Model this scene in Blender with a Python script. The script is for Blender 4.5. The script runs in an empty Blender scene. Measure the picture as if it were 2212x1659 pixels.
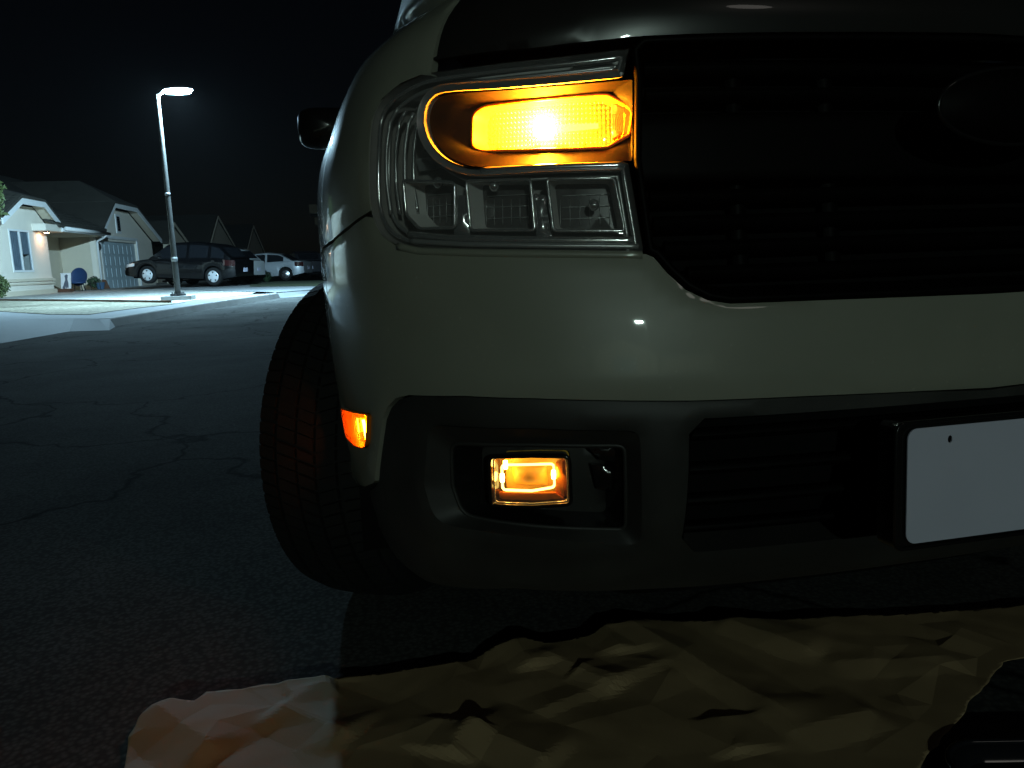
import bpy, bmesh, math, random
from math import sin, cos, tan, radians, pi, sqrt, atan2, hypot
from mathutils import Vector, Matrix, noise
from mathutils.geometry import delaunay_2d_cdt

random.seed(7)
SC = bpy.context.scene
COL = SC.collection

# ------------------------------------------------------------------ camera
FPX, CX, CY = 1640.0, 1106.0, 829.5            # the photograph seen 2212 x 1659
CAM = Vector((-.873, -.864, .75))
YAW, PITCH, ROLL = radians(12.6), radians(-9.2), radians(2.0)
FW = Vector((sin(YAW)*cos(PITCH), cos(YAW)*cos(PITCH), sin(PITCH)))
R0 = Vector((cos(YAW), -sin(YAW), 0))
U0 = R0.cross(FW)
UP = U0*cos(ROLL) + R0*sin(ROLL)
RT = R0*cos(ROLL) - U0*sin(ROLL)
FH = Vector((sin(YAW), cos(YAW), 0))
cd = bpy.data.cameras.new('camera')
cam = bpy.data.objects.new('camera', cd)
COL.objects.link(cam)
M = Matrix.Identity(4)
for i in range(3):
    M[i][0], M[i][1], M[i][2], M[i][3] = RT[i], UP[i], -FW[i], CAM[i]
cam.matrix_world = M
cd.sensor_width = 36.0
cd.lens = 36.0*FPX/2212.0
cd.clip_start, cd.clip_end = .02, 2000
SC.camera = cam

# ------------------------------------------------------------------ sky, added fill sun, exposure
world = bpy.data.worlds.new('World'); SC.world = world; world.use_nodes = True
wn = world.node_tree; wn.nodes.clear()
sky = wn.nodes.new('ShaderNodeTexSky'); sky.sky_type = 'NISHITA'; sky.sun_disc = False
sky.sun_elevation = radians(38); sky.sun_rotation = radians(150)
bg = wn.nodes.new('ShaderNodeBackground'); bg.inputs['Strength'].default_value = .00035
wo = wn.nodes.new('ShaderNodeOutputWorld')
wn.links.new(sky.outputs[0], bg.inputs[0]); wn.links.new(bg.outputs[0], wo.inputs[0])
sl = bpy.data.lights.new('fill_sun', 'SUN'); sl.energy = .012; sl.angle = radians(6); sl.color = (1, .95, .86)
so = bpy.data.objects.new('fill_sun', sl); COL.objects.link(so)  # unseen source, added as a weak fill on the truck front
so.rotation_euler = (radians(52), 0, radians(25))
LAMP_POWER = 40000.0      # street lamp lens radiance (side band; the base is far weaker)
SIGNAL_POWER = 5600.0     # turn signal bulb radiance
SC.view_settings.view_transform = 'Standard'; SC.view_settings.look = 'None'
SC.view_settings.exposure = 0; SC.view_settings.gamma = 1; SC.view_settings.use_curve_mapping = False
SC.render.engine = 'CYCLES'
SC.cycles.use_denoising = True
SC.cycles.caustics_reflective = False; SC.cycles.caustics_refractive = False
SC.cycles.sample_clamp_indirect = 4.0
SC.cycles.max_bounces = 8; SC.cycles.transparent_max_bounces = 12

# ------------------------------------------------------------------ pixel helpers (points on real surfaces)
def ray(px, py):
    return FW + RT*((px-CX)/FPX) + UP*((CY-py)/FPX)
def gpt(px, py, z=0.0):
    d = ray(px, py); t = (z-CAM.z)/d.z
    return CAM + d*t
def dpt(px, py, d):
    """point on the pixel's ray at horizontal depth d"""
    r = ray(px, py); t = d/(r.x*FH.x+r.y*FH.y)
    return CAM + r*t
def proj(p):
    v = p-CAM; w = v.dot(FW)
    return CX+FPX*v.dot(RT)/w, CY-FPX*v.dot(UP)/w

# ------------------------------------------------------------------ materials
MATS = {}
def nmat(name):
    m = bpy.data.materials.new(name); m.use_nodes = True
    MATS[name] = m
    return m, m.node_tree, m.node_tree.nodes['Principled BSDF']
def mat(name, col, rough=.5, metal=0., coat=0., var=.12, scale=8., bump=0., bscale=60., spec=.5, bdist=.01, detail=4):
    """principled with mottled colour, uneven gloss and optional fine relief"""
    m, nt, b = nmat(name)
    N, L = nt.nodes, nt.links
    tc = N.new('ShaderNodeTexCoord')
    n1 = N.new('ShaderNodeTexNoise'); n1.inputs['Scale'].default_value = scale; n1.inputs['Detail'].default_value = detail
    L.new(tc.outputs['Object'], n1.inputs['Vector'])
    cr = N.new('ShaderNodeMix'); cr.data_type = 'RGBA'
    cr.inputs[6].default_value = [c*(1-var) for c in col]+[1]
    cr.inputs[7].default_value = [min(1, c*(1+var)) for c in col]+[1]
    L.new(n1.outputs['Fac'], cr.inputs[0]); L.new(cr.outputs[2], b.inputs['Base Color'])
    mr = N.new('ShaderNodeMapRange'); mr.inputs['To Min'].default_value = max(0, rough*.85); mr.inputs['To Max'].default_value = min(1, rough*1.15)
    L.new(n1.outputs['Fac'], mr.inputs['Value']); L.new(mr.outputs[0], b.inputs['Roughness'])
    b.inputs['Metallic'].default_value = metal
    b.inputs['Coat Weight'].default_value = coat; b.inputs['Coat Roughness'].default_value = .03
    b.inputs['Specular IOR Level'].default_value = spec
    if bump:
        n2 = N.new('ShaderNodeTexNoise'); n2.inputs['Scale'].default_value = bscale; n2.inputs['Detail'].default_value = 6
        L.new(tc.outputs['Object'], n2.inputs['Vector'])
        bm = N.new('ShaderNodeBump'); bm.inputs['Strength'].default_value = bump; bm.inputs['Distance'].default_value = bdist
        L.new(n2.outputs['Fac'], bm.inputs['Height']); L.new(bm.outputs[0], b.inputs['Normal'])
    return m
def emit(name, col, strength):
    m, nt, b = nmat(name)
    nt.nodes.remove(b)
    e = nt.nodes.new('ShaderNodeEmission'); e.inputs[0].default_value = (*col, 1); e.inputs[1].default_value = strength
    nt.links.new(e.outputs[0], nt.nodes['Material Output'].inputs[0])
    return m
def thin_glass(name, tint, ior=1.5, rough=.02, bump=0, bscale=200, scatter=0):
    """thin pane: see-through, tinted, with a fresnel gloss"""
    m, nt, b = nmat(name); N, L = nt.nodes, nt.links
    N.remove(b)
    t = N.new('ShaderNodeBsdfTransparent'); t.inputs[0].default_value = (*tint, 1)
    g = N.new('ShaderNodeBsdfGlossy'); g.inputs['Roughness'].default_value = rough
    ge = N.new('ShaderNodeNewGeometry'); dt = N.new('ShaderNodeVectorMath'); dt.operation = 'DOT_PRODUCT'
    L.new(ge.outputs['Incoming'], dt.inputs[0]); L.new(ge.outputs['Normal'], dt.inputs[1])
    def ma(op, a, b=None):
        q = N.new('ShaderNodeMath'); q.operation = op
        for i, x in enumerate((a, b)):
            if x is None: continue
            if isinstance(x, (int, float)): q.inputs[i].default_value = x
            else: L.new(x, q.inputs[i])
        return q.outputs[0]
    r0 = ((ior-1)/(ior+1))**2
    sch = ma('ADD', ma('MULTIPLY', ma('POWER', ma('SUBTRACT', 1.0, ma('ABSOLUTE', dt.outputs['Value'])), 5.0), 1-r0), r0)   # schlick, same from both sides
    mx = N.new('ShaderNodeMixShader')
    if bump:
        tc = N.new('ShaderNodeTexCoord'); n2 = N.new('ShaderNodeTexNoise'); n2.inputs['Scale'].default_value = bscale
        L.new(tc.outputs['Object'], n2.inputs['Vector'])
        bm = N.new('ShaderNodeBump'); bm.inputs['Strength'].default_value = bump; bm.inputs['Distance'].default_value = .004
        L.new(n2.outputs['Fac'], bm.inputs['Height']); L.new(bm.outputs[0], g.inputs['Normal'])
    base = t
    if scatter:
        tl = N.new('ShaderNodeBsdfTranslucent' if scatter > .06 else 'ShaderNodeBsdfDiffuse'); tl.inputs[0].default_value = (*tint, 1)
        m2 = N.new('ShaderNodeMixShader'); m2.inputs[0].default_value = scatter
        L.new(t.outputs[0], m2.inputs[1]); L.new(tl.outputs[0], m2.inputs[2]); base = m2
    L.new(sch, mx.inputs[0]); L.new(base.outputs[0], mx.inputs[1]); L.new(g.outputs[0], mx.inputs[2])
    L.new(mx.outputs[0], N['Material Output'].inputs[0])
    return m

mat('paint', (.26, .262, .212), .42, 0, 1.0, .04, 2.5, bump=.012, bscale=5, bdist=.02)
def dust(name, amount):
    m = MATS[name]; N, L = m.node_tree.nodes, m.node_tree.links; b = N['Principled BSDF']
    src = b.inputs['Base Color'].links[0].from_socket; tc = N.new('ShaderNodeTexCoord')
    v = N.new('ShaderNodeTexVoronoi'); v.inputs['Scale'].default_value = 55; L.new(tc.outputs['Object'], v.inputs['Vector'])
    w = N.new('ShaderNodeTexNoise'); w.inputs['Scale'].default_value = 4; w.inputs['Detail'].default_value = 8; L.new(tc.outputs['Object'], w.inputs['Vector'])
    r = N.new('ShaderNodeMapRange'); r.inputs['From Min'].default_value = .15; r.inputs['From Max'].default_value = .05; L.new(v.outputs['Distance'], r.inputs['Value'])
    g = N.new('ShaderNodeMapRange'); g.inputs['From Min'].default_value = .44; g.inputs['From Max'].default_value = .68; L.new(w.outputs['Fac'], g.inputs['Value'])
    k = N.new('ShaderNodeMath'); k.operation = 'MULTIPLY'; L.new(r.outputs[0], k.inputs[0]); L.new(g.outputs[0], k.inputs[1])
    f = N.new('ShaderNodeMath'); f.operation = 'MULTIPLY_ADD'; f.inputs[1].default_value = amount; L.new(k.outputs[0], f.inputs[0])
    h = N.new('ShaderNodeMath'); h.operation = 'MULTIPLY'; h.inputs[1].default_value = amount*.35; L.new(g.outputs[0], h.inputs[0]); L.new(h.outputs[0], f.inputs[2])
    mx = N.new('ShaderNodeMix'); mx.data_type = 'RGBA'; L.new(f.outputs[0], mx.inputs[0]); L.new(src, mx.inputs[6]); mx.inputs[7].default_value = (.5, .46, .38, 1)
    L.new(mx.outputs[2], b.inputs['Base Color'])
    rr = N.new('ShaderNodeMapRange'); rr.inputs['To Min'].default_value = .02; rr.inputs['To Max'].default_value = .09; L.new(g.outputs[0], rr.inputs['Value']); L.new(rr.outputs[0], b.inputs['Coat Roughness'])
dust('paint', .5)
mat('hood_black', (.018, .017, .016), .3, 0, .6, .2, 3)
mat('black_plastic', (.025, .024, .0225), .55, bump=.22, bscale=900, bdist=.0006, var=.25)
dust('black_plastic', .10)
mat('gloss_black', (.008, .008, .008), .16, coat=.5, var=.2)
mat('dark_housing', (.30, .28, .265), .40, var=.2)
mat('surround_black', (.016, .015, .015), .6, var=.2, spec=.1)
mat('grille_black', (.0025, .0025, .0025), .5, var=.2, spec=.06)
mat('projector_dark', (.10, .092, .09), .12, var=.3, coat=.5)
mat('liner', (.004, .004, .004), .9, spec=.1)
mat('chrome', (.62, .62, .62), .16, .8, var=.06, bump=.05, bscale=40, bdist=.004)
mat('satin_chrome', (.5, .5, .5), .32, .65, var=.1)
mat('silver_trim', (.78, .76, .74), .4, .15, var=.1)
mat('rubber', (.009, .009, .009), .85, bump=.2, bscale=300, bdist=.001, spec=.2)
mat('amber_cell', (.95, .31, .02), .22, .35, var=.02)
mat('amber_frame', (.8, .20, .012), .4, var=.05)
mat('fog_amber', (.9, .50, .06), .45, var=.05)
mat('plate_white', (.60, .60, .74), .45, var=.05, scale=12, bump=.05, bscale=400, bdist=.0005)
mat('kraft', (.34, .235, .122), .8, var=.16, scale=14, bump=.12, bscale=180, bdist=.0015)
mat('alloy', (.42, .42, .43), .3, .9)
thin_glass('lens_clear', (.95, .95, .95), 1.5, .015, .08, 14, scatter=.05)
thin_glass('lens_amber', (1, .50, .05), 1.45, .05, scatter=.065)
thin_glass('window_glass', (.55, .60, .64), 1.5, .02)
mat('dark_glass', (.008, .009, .011), .06, var=.2)

def asphalt():
    m, nt, b = nmat('asphalt'); N, L = nt.nodes, nt.links
    g = N.new('ShaderNodeNewGeometry')
    n1 = N.new('ShaderNodeTexNoise'); n1.inputs['Scale'].default_value = .7; n1.inputs['Detail'].default_value = 8; n1.inputs['Roughness'].default_value = .7
    n2 = N.new('ShaderNodeTexVoronoi'); n2.inputs['Scale'].default_value = 95
    n3 = N.new('ShaderNodeTexNoise'); n3.inputs['Scale'].default_value = 240; n3.inputs['Detail'].default_value = 3
    vc = N.new('ShaderNodeTexVoronoi'); vc.feature = 'DISTANCE_TO_EDGE'; vc.inputs['Scale'].default_value = .55
    mp = N.new('ShaderNodeTexNoise'); mp.inputs['Scale'].default_value = 2.2; mp.inputs['Detail'].default_value = 6
    va = N.new('ShaderNodeVectorMath'); va.operation = 'MULTIPLY_ADD'; va.inputs[1].default_value = (.7, .7, .7)
    for n in (n1, n2, n3, mp): L.new(g.outputs['Position'], n.inputs['Vector'])
    L.new(mp.outputs['Color'], va.inputs[0]); L.new(g.outputs['Position'], va.inputs[2]); L.new(va.outputs[0], vc.inputs['Vector'])
    ck = N.new('ShaderNodeMapRange'); ck.inputs['From Max'].default_value = .012
    L.new(vc.outputs['Distance'], ck.inputs['Value'])
    r = N.new('ShaderNodeValToRGB'); e = r.color_ramp.elements
    e[0].position = .3; e[0].color = (.042, .043, .042, 1); e[1].position = .72; e[1].color = (.11, .112, .108, 1)
    L.new(n1.outputs['Fac'], r.inputs[0])
    st = N.new('ShaderNodeMapRange'); st.inputs['From Min'].default_value = 0; st.inputs['From Max'].default_value = .7; st.inputs['To Min'].default_value = 1.35; st.inputs['To Max'].default_value = .6
    L.new(n2.outputs['Distance'], st.inputs['Value'])
    mu = N.new('ShaderNodeMix'); mu.data_type = 'RGBA'; mu.blend_type = 'MULTIPLY'; mu.inputs[0].default_value = 1
    L.new(r.outputs[0], mu.inputs[6]); L.new(st.outputs[0], mu.inputs[7])
    mc = N.new('ShaderNodeMix'); mc.data_type = 'RGBA'; mc.inputs[6].default_value = (.012, .012, .012, 1)
    L.new(ck.outputs[0], mc.inputs[0]); L.new(mu.outputs[2], mc.inputs[7]); L.new(mc.outputs[2], b.inputs['Base Color'])
    b.inputs['Roughness'].default_value = .95; b.inputs['Specular IOR Level'].default_value = .01
    ad = N.new('ShaderNodeMath'); ad.operation = 'SUBTRACT'
    L.new(n3.outputs['Fac'], ad.inputs[0]); L.new(n2.outputs['Distance'], ad.inputs[1])
    a2 = N.new('ShaderNodeMath'); a2.operation = 'MULTIPLY_ADD'; a2.inputs[1].default_value = 1.2
    L.new(ck.outputs[0], a2.inputs[0]); L.new(ad.outputs[0], a2.inputs[2])
    bm = N.new('ShaderNodeBump'); bm.inputs['Strength'].default_value = .07; bm.inputs['Distance'].default_value = .005
    L.new(a2.outputs[0], bm.inputs['Height']); L.new(bm.outputs[0], b.inputs['Normal'])
asphalt()
def gravel(name, c1, c2, scale):
    m, nt, b = nmat(name); N, L = nt.nodes, nt.links
    g = N.new('ShaderNodeNewGeometry')
    v = N.new('ShaderNodeTexVoronoi'); v.inputs['Scale'].default_value = scale
    n1 = N.new('ShaderNodeTexNoise'); n1.inputs['Scale'].default_value = 1.1; n1.inputs['Detail'].default_value = 9; n1.inputs['Roughness'].default_value = .75
    L.new(g.outputs['Position'], v.inputs['Vector']); L.new(g.outputs['Position'], n1.inputs['Vector'])
    mx = N.new('ShaderNodeMix'); mx.data_type = 'RGBA'; mx.inputs[6].default_value = (*c1, 1); mx.inputs[7].default_value = (*c2, 1)
    hs = N.new('ShaderNodeMath'); hs.operation = 'MULTIPLY_ADD'; hs.inputs[1].default_value = .45
    bw = N.new('ShaderNodeRGBToBW'); L.new(v.outputs['Color'], bw.inputs[0])
    L.new(bw.outputs[0], hs.inputs[0]); sb = N.new('ShaderNodeMath'); sb.operation = 'MULTIPLY_ADD'; sb.inputs[1].default_value = 1.6; sb.inputs[2].default_value = -.5
    L.new(n1.outputs['Fac'], sb.inputs[0]); L.new(sb.outputs[0], hs.inputs[2])
    L.new(hs.outputs[0], mx.inputs[0]); L.new(mx.outputs[2], b.inputs['Base Color'])
    b.inputs['Roughness'].default_value = .9
    bm = N.new('ShaderNodeBump'); bm.inputs['Strength'].default_value = 1; bm.inputs['Distance'].default_value = .03; bm.invert = True
    L.new(v.outputs['Distance'], bm.inputs['Height']); L.new(bm.outputs[0], b.inputs['Normal'])
gravel('white_gravel', (.17, .17, .155), (.48, .48, .45), 16)
gravel('buff_gravel', (.07, .065, .04), (.30, .28, .21), 13)
mat('concrete', (.17, .18, .185), .85, var=.22, scale=1.2, bump=.3, bscale=30, bdist=.01, detail=9)
mat('kerb_concrete', (.24, .24, .23), .9, var=.3, scale=3, bump=.3, bscale=40, bdist=.01)
mat('grass_mat', (.04, .055, .02), .9, var=.4, scale=20)
mat('stucco', (.74, .68, .58), .9, var=.06, scale=3, bump=.5, bscale=25, bdist=.012)
mat('stucco_tan', (.60, .53, .41), .9, var=.08, scale=3, bump=.5, bscale=25, bdist=.012)
mat('white_trim', (.72, .73, .72), .5, var=.05)
mat('tile', (.035, .033, .026), .85, var=.35, scale=2.5, bump=.4, bscale=20)
mat('door_paint', (.42, .50, .53), .5, var=.05)
mat('curtain', (.30, .34, .37), .8, var=.3, scale=6)
mat('wood_brown', (.10, .045, .025), .7, var=.3)
mat('navy_plastic', (.02, .05, .13), .5, var=.2)
mat('pot_blue', (.05, .10, .17), .4, var=.2)
mat('leaf', (.06, .085, .025), .6, var=.4, scale=30)
mat('leaf_dark', (.03, .06, .025), .6, var=.4, scale=30)
mat('bark', (.06, .045, .03), .9, bump=.6, bscale=15)
mat('dark_metal', (.03, .03, .032), .5, .3)
mat('pole_paint', (.06, .06, .057), .5, .2, var=.2)
mat('galv', (.35, .36, .37), .45, .6, var=.2)
mat('sign_white', (.75, .75, .75), .6)
mat('print_grey', (.10, .11, .14), .7)
mat('car_black', (.003, .003, .0035), .2, 0, .35, .1, spec=.3)
mat('car_white', (.62, .65, .66), .35, 0, 1, .05)
mat('car_silver', (.34, .36, .38), .35, .3, 1, .05)
mat('car_dark', (.02, .02, .024), .3, 0, 1, .1)
mat('hubcap', (.58, .60, .62), .3, .3, var=.06)
mat('tail_red', (.028, .007, .007), .12, 0, 1)
mat('lamp_lens', (.55, .55, .55), .1, .2, 1)
mat('tray_plastic', (.010, .011, .014), .12, coat=.6, var=.2)
emit('street_led', (.47, .79, 1.0), LAMP_POWER)
emit('street_led_dim', (.47, .79, 1.0), LAMP_POWER*.05)  # lens side away from the house, dimmed so the near road stays dark
emit('street_led_base', (.47, .79, 1.0), LAMP_POWER*.09)
emit('far_led_base', (.74, 1.0, .88), LAMP_POWER*.050)
emit('far_led', (.74, 1.0, .88), LAMP_POWER*.026)
emit('bulb_amber', (1.0, .62, .20), SIGNAL_POWER)
emit('marker_led', (1.0, .42, .06), 70)
emit('marker_core', (1.0, .44, .06), 420)
emit('fog_led', (1.0, .66, .14), 6)
emit('porch_bulb', (1.0, .60, .36), 150)

# ------------------------------------------------------------------ object helpers
def obj(name, verts, faces, m, parent=None, smooth=False, off=None, angle=None):
    me = bpy.data.meshes.new(name)
    me.from_pydata([tuple(v) for v in verts], [], faces)
    if smooth:
        me.polygons.foreach_set('use_smooth', [True]*len(me.polygons))
    me.update()
    if angle is not None: me.set_sharp_from_angle(angle=radians(angle))
    o = bpy.data.objects.new(name, me); COL.objects.link(o)
    if m: me.materials.append(MATS[m])
    if parent is not None:
        o.parent = parent
        if not parent.get('local'):
            o.matrix_parent_inverse = Matrix.Translation(-Vector(parent.get('base', (0, 0, 0))))
    return o
def tag(o, label=None, cat=None, group=None, kind=None):
    if label: o['label'] = label
    if cat: o['category'] = cat
    if group: o['group'] = group
    if kind: o['kind'] = kind
    return o
def thing(name, label, cat, base=(0, 0, 0), group=None, local=False):
    o = bpy.data.objects.new(name, None); COL.objects.link(o)
    o.empty_display_size = .2
    o['base'] = tuple(base)
    if local: o['local'] = 1
    else: o.location = base
    return tag(o, label, cat, group)
def part_of(child, parent):
    """re-parent an object built in the same coordinates as its parent part"""
    child.parent = parent
    child.matrix_parent_inverse = Matrix.Identity(4)
class MB:
    def __init__(s): s.v, s.f = [], []
    def add(s, vs, fs):
        k = len(s.v); s.v += [Vector(v) for v in vs]; s.f += [tuple(i+k for i in f) for f in fs]; return s
    def box(s, c, size, rot=None):
        c = Vector(c); a, b, d = [x/2 for x in size]
        vs = [Vector((x, y, z)) for z in (-d, d) for y in (-b, b) for x in (-a, a)]
        if rot: vs = [rot @ v for v in vs]
        return s.add([c+v for v in vs], [(0, 2, 3, 1), (4, 5, 7, 6), (0, 1, 5, 4), (2, 6, 7, 3), (0, 4, 6, 2), (1, 3, 7, 5)])
    def hexa(s, p):
        """box from 8 points: bottom 4 ring, top 4 ring"""
        return s.add(p, [(3, 2, 1, 0), (4, 5, 6, 7), (0, 1, 5, 4), (1, 2, 6, 5), (2, 3, 7, 6), (3, 0, 4, 7)])
    def tube(s, pts, r, n=8, closed=False, cap=True):
        pts = [Vector(p) for p in pts]; m = len(pts)
        rr = r if isinstance(r, (list, tuple)) else [r]*m
        ref = None; vs = []
        for i, p in enumerate(pts):
            if closed: t = pts[(i+1) % m]-pts[i-1]
            else: t = pts[min(i+1, m-1)]-pts[max(i-1, 0)]
            if t.length < 1e-9: t = Vector((0, 0, 1))
            t.normalize()
            if ref is None: ref = t.orthogonal().normalized()
            ref = (ref-t*ref.dot(t))
            if ref.length < 1e-6: ref = t.orthogonal()
            ref.normalize(); b = t.cross(ref)
            vs += [p+(ref*cos(2*pi*j/n)+b*sin(2*pi*j/n))*rr[i] for j in range(n)]
        fs = []
        for i in range(m if closed else m-1):
            a, c = i*n, ((i+1) % m)*n
            fs += [(a+j, a+(j+1) % n, c+(j+1) % n, c+j) for j in range(n)]
        if cap and not closed:
            fs += [tuple(range(n-1, -1, -1)), tuple((m-1)*n+j for j in range(n))]
        return s.add(vs, fs)
    def lathe(s, prof, n=32, axis='z', c=(0, 0, 0), closed=False):
        c = Vector(c); vs = []
        for i in range(n):
            a = 2*pi*i/n
            for r, h in prof:
                if axis == 'z': v = Vector((r*cos(a), r*sin(a), h))
                elif axis == 'y': v = Vector((r*cos(a), h, r*sin(a)))
                else: v = Vector((h, r*cos(a), r*sin(a)))
                vs.append(c+v)
        m = len(prof); fs = []
        for i in range(n):
            j = (i+1) % n
            for k in range(m if closed else m-1):
                k2 = (k+1) % m
                fs.append((i*m+k, j*m+k, j*m+k2, i*m+k2))
        return s.add(vs, fs)
    def grid(s, fn, nu, nv):
        vs = [fn(i/nu, j/nv) for i in range(nu+1) for j in range(nv+1)]
        fs = [(i*(nv+1)+j, (i+1)*(nv+1)+j, (i+1)*(nv+1)+j+1, i*(nv+1)+j+1) for i in range(nu) for j in range(nv)]
        return s.add(vs, fs)
    def prism(s, poly, d):
        """closed polygon extruded by vector d"""
        d = Vector(d); n = len(poly); p = [Vector(v) for v in poly]
        return s.add(p+[v+d for v in p], [tuple(range(n-1, -1, -1)), tuple(range(n, 2*n))]+[(i, (i+1) % n, n+(i+1) % n, n+i) for i in range(n)])
    def build(s, name, m, parent=None, smooth=False, angle=None):
        return obj(name, s.v, s.f, m, parent, smooth, angle=angle)
def interp(tab, x):
    if x <= tab[0][0]: return tab[0][1]
    for (a, p), (b, q) in zip(tab, tab[1:]):
        if x <= b:
            t = (x-a)/(b-a); return p+(q-p)*t
    return tab[-1][1]
def sinterp(tab, x):
    """smooth (cubic hermite) table lookup"""
    n = len(tab)
    if x <= tab[0][0]: return tab[0][1]
    if x >= tab[-1][0]: return tab[-1][1]
    for i in range(n-1):
        if x <= tab[i+1][0]:
            x0, y0 = tab[i]; x1, y1 = tab[i+1]; h = x1-x0; t = (x-x0)/h
            m0 = (y1-tab[i-1][1])/(x1-tab[i-1][0]) if i > 0 else (y1-y0)/h
            m1 = (tab[i+2][1]-y0)/(tab[i+2][0]-x0) if i+2 < n else (y1-y0)/h
            t2, t3 = t*t, t*t*t
            return (2*t3-3*t2+1)*y0+(t3-2*t2+t)*h*m0+(-2*t3+3*t2)*y1+(t3-t2)*h*m1

# ================================================================== SETTING
def sheet(name, pts, m, label=None, cat=None, kind='structure', skirt=0):
    mb = MB(); n = len(pts)
    mb.add(pts, [tuple(range(n))])
    if skirt:
        mb.add(list(pts)+[Vector(p)-Vector((0, 0, skirt)) for p in pts], [(i, n+i, n+(i+1) % n, (i+1) % n) for i in range(n)])
    o = mb.build(name, m)
    return tag(o, label, cat, None, kind)
road = sheet('road', [(-400, -300, 0), (400, -300, 0), (400, 600, 0), (-400, 600, 0)], 'asphalt', 'dark cracked asphalt street under the truck', 'road')

# kerb line (top edge seen in the photo, height .13)
KZ = .13
ka, kb = gpt(238, 687.5, KZ), gpt(600, 633.2, KZ)
kpts = [ka.lerp(kb, k/6)+Vector((-.12*sin(pi*k/6), 0, 0)) for k in range(7)]
kpts = kpts[:]
d_end = (kpts[-1]-kpts[-3]).normalized()

def left_of(p, q):
    t = (q-p).normalized(); return Vector((-t.y, t.x, 0))
# kerb solid
inner = [kpts[i]+left_of(kpts[max(i-1, 0)], kpts[min(i+1, len(kpts)-1)])*.16 for i in range(len(kpts))]
outer = [kpts[i]-left_of(kpts[max(i-1, 0)], kpts[min(i+1, len(kpts)-1)])*.055 for i in range(len(kpts))]
# apron where the kerb drops
apr_road = [gpt(-900, 890, .006), gpt(0, 742, .006), gpt(150, 716, .006), Vector((outer[0].x+.12, outer[0].y-.75, .006))]
apr_top = [gpt(-700, 735, KZ), gpt(0, 690, KZ), gpt(160, 687.5, KZ), inner[0]]
def apf(a, b):
    i = min(2, int(a*3)); f = a*3-i; return apr_road[i].lerp(apr_road[i+1], f).lerp(apr_top[i].lerp(apr_top[i+1], f), b)
mb = MB(); mb.grid(apf, 24, 6)
_o0 = Vector((outer[0].x, outer[0].y, .004)); mb.add([apr_road[-1], _o0, kpts[0]-Vector((0, 0, .004)), inner[0]-Vector((0, 0, .004))], [(0, 1, 2), (0, 2, 3)])
tag(mb.build('driveway_apron', 'concrete'), 'sloped concrete driveway apron dropping to the street', 'apron', None, 'structure')
mb = MB()
for i in range(len(kpts)-1):
    a0, a1 = outer[i].copy(), outer[i+1].copy(); a0.z = a1.z = .003
    b0, b1, c0, c1 = kpts[i].copy(), kpts[i+1].copy(), inner[i], inner[i+1]
    e0 = b0.lerp(a0, .22); e1 = b1.lerp(a1, .22); e0.z = b0.z-.016; e1.z = b1.z-.016
    mb.add([a0, a1, e1, e0, b1, b0, c1, c0], [(0, 1, 2, 3), (3, 2, 4, 5), (5, 4, 6, 7)])
for i in (0, -1):
    a0 = outer[i].copy(); a0.z = .003; e0 = kpts[i].lerp(a0, .22); e0.z = KZ-.016; f0 = inner[i].copy(); f0.z = .0
    mb.add([a0, e0, kpts[i], inner[i], f0], [(0, 1, 2, 3, 4)])
tag(mb.build('kerb', 'kerb_concrete'), 'grey concrete kerb along the far side of the street', 'kerb', None, 'structure')
# sidewalk band behind the kerb
yard_edge_px = [(-700, 690), (0, 673), (105, 679.5), (192, 680), (272, 669), (384, 656), (500, 644.5), (601, 634.2)]
ye = [gpt(x, y, KZ) for x, y in yard_edge_px]; ye[6] = inner[4]+Vector((-.75, 0, 0)); ye[7] = inner[-1]+Vector((-.5, 0, 0))
ye2 = ye
walk = [apr_top[0], apr_top[1], apr_top[2]]+inner[:]
sheet('sidewalk', [Vector((p.x, p.y, KZ-.002)) for p in walk+list(reversed(ye2))], 'concrete', 'pale concrete sidewalk between kerb and gravel yard', 'sidewalk', skirt=.0)
# gravel yards
edge_px = [(-700, 640), (0, 648.5), (180, 650), (368, 652.5)]
ed = [gpt(x, y, KZ+.02) for x, y in edge_px]; ed[0] = ed[1]+(ed[1]-ed[3]).normalized()*9
sheet('buff_gravel_bed', [Vector((p.x, p.y, KZ+.008)) for p in [ye[0], ye[1], ye[2], ye[3], ye[4], ye[5]]+list(reversed(ed))], 'buff_gravel', 'buff coloured gravel strip along the sidewalk', 'gravel bed')
far = [Vector((-9.0, 60, KZ)), Vector((-80, 60, KZ))]
sheet('white_gravel_yard', [Vector((p.x, p.y, KZ+.006)) for p in ed+[ye[5], ye[6], ye[7]]+[gpt(560, 628, KZ)]+far], 'white_gravel', 'white gravel front yard behind the street lamp', 'gravel yard')
mb = MB()
for a, b in zip(ed, ed[1:]):
    n = left_of(a, b)*.03; h = Vector((0, 0, .07)); d = Vector((0, 0, -.05))
    mb.hexa([a-n+d, b-n+d, b+n+d, a+n+d, a-n+h*.5, b-n+h*.5, b+n+h*.5, a+n+h*.5])
tag(mb.build('garden_edging', 'wood_brown'), 'thin brown edging board dividing the two gravel beds', 'edging')
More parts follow.
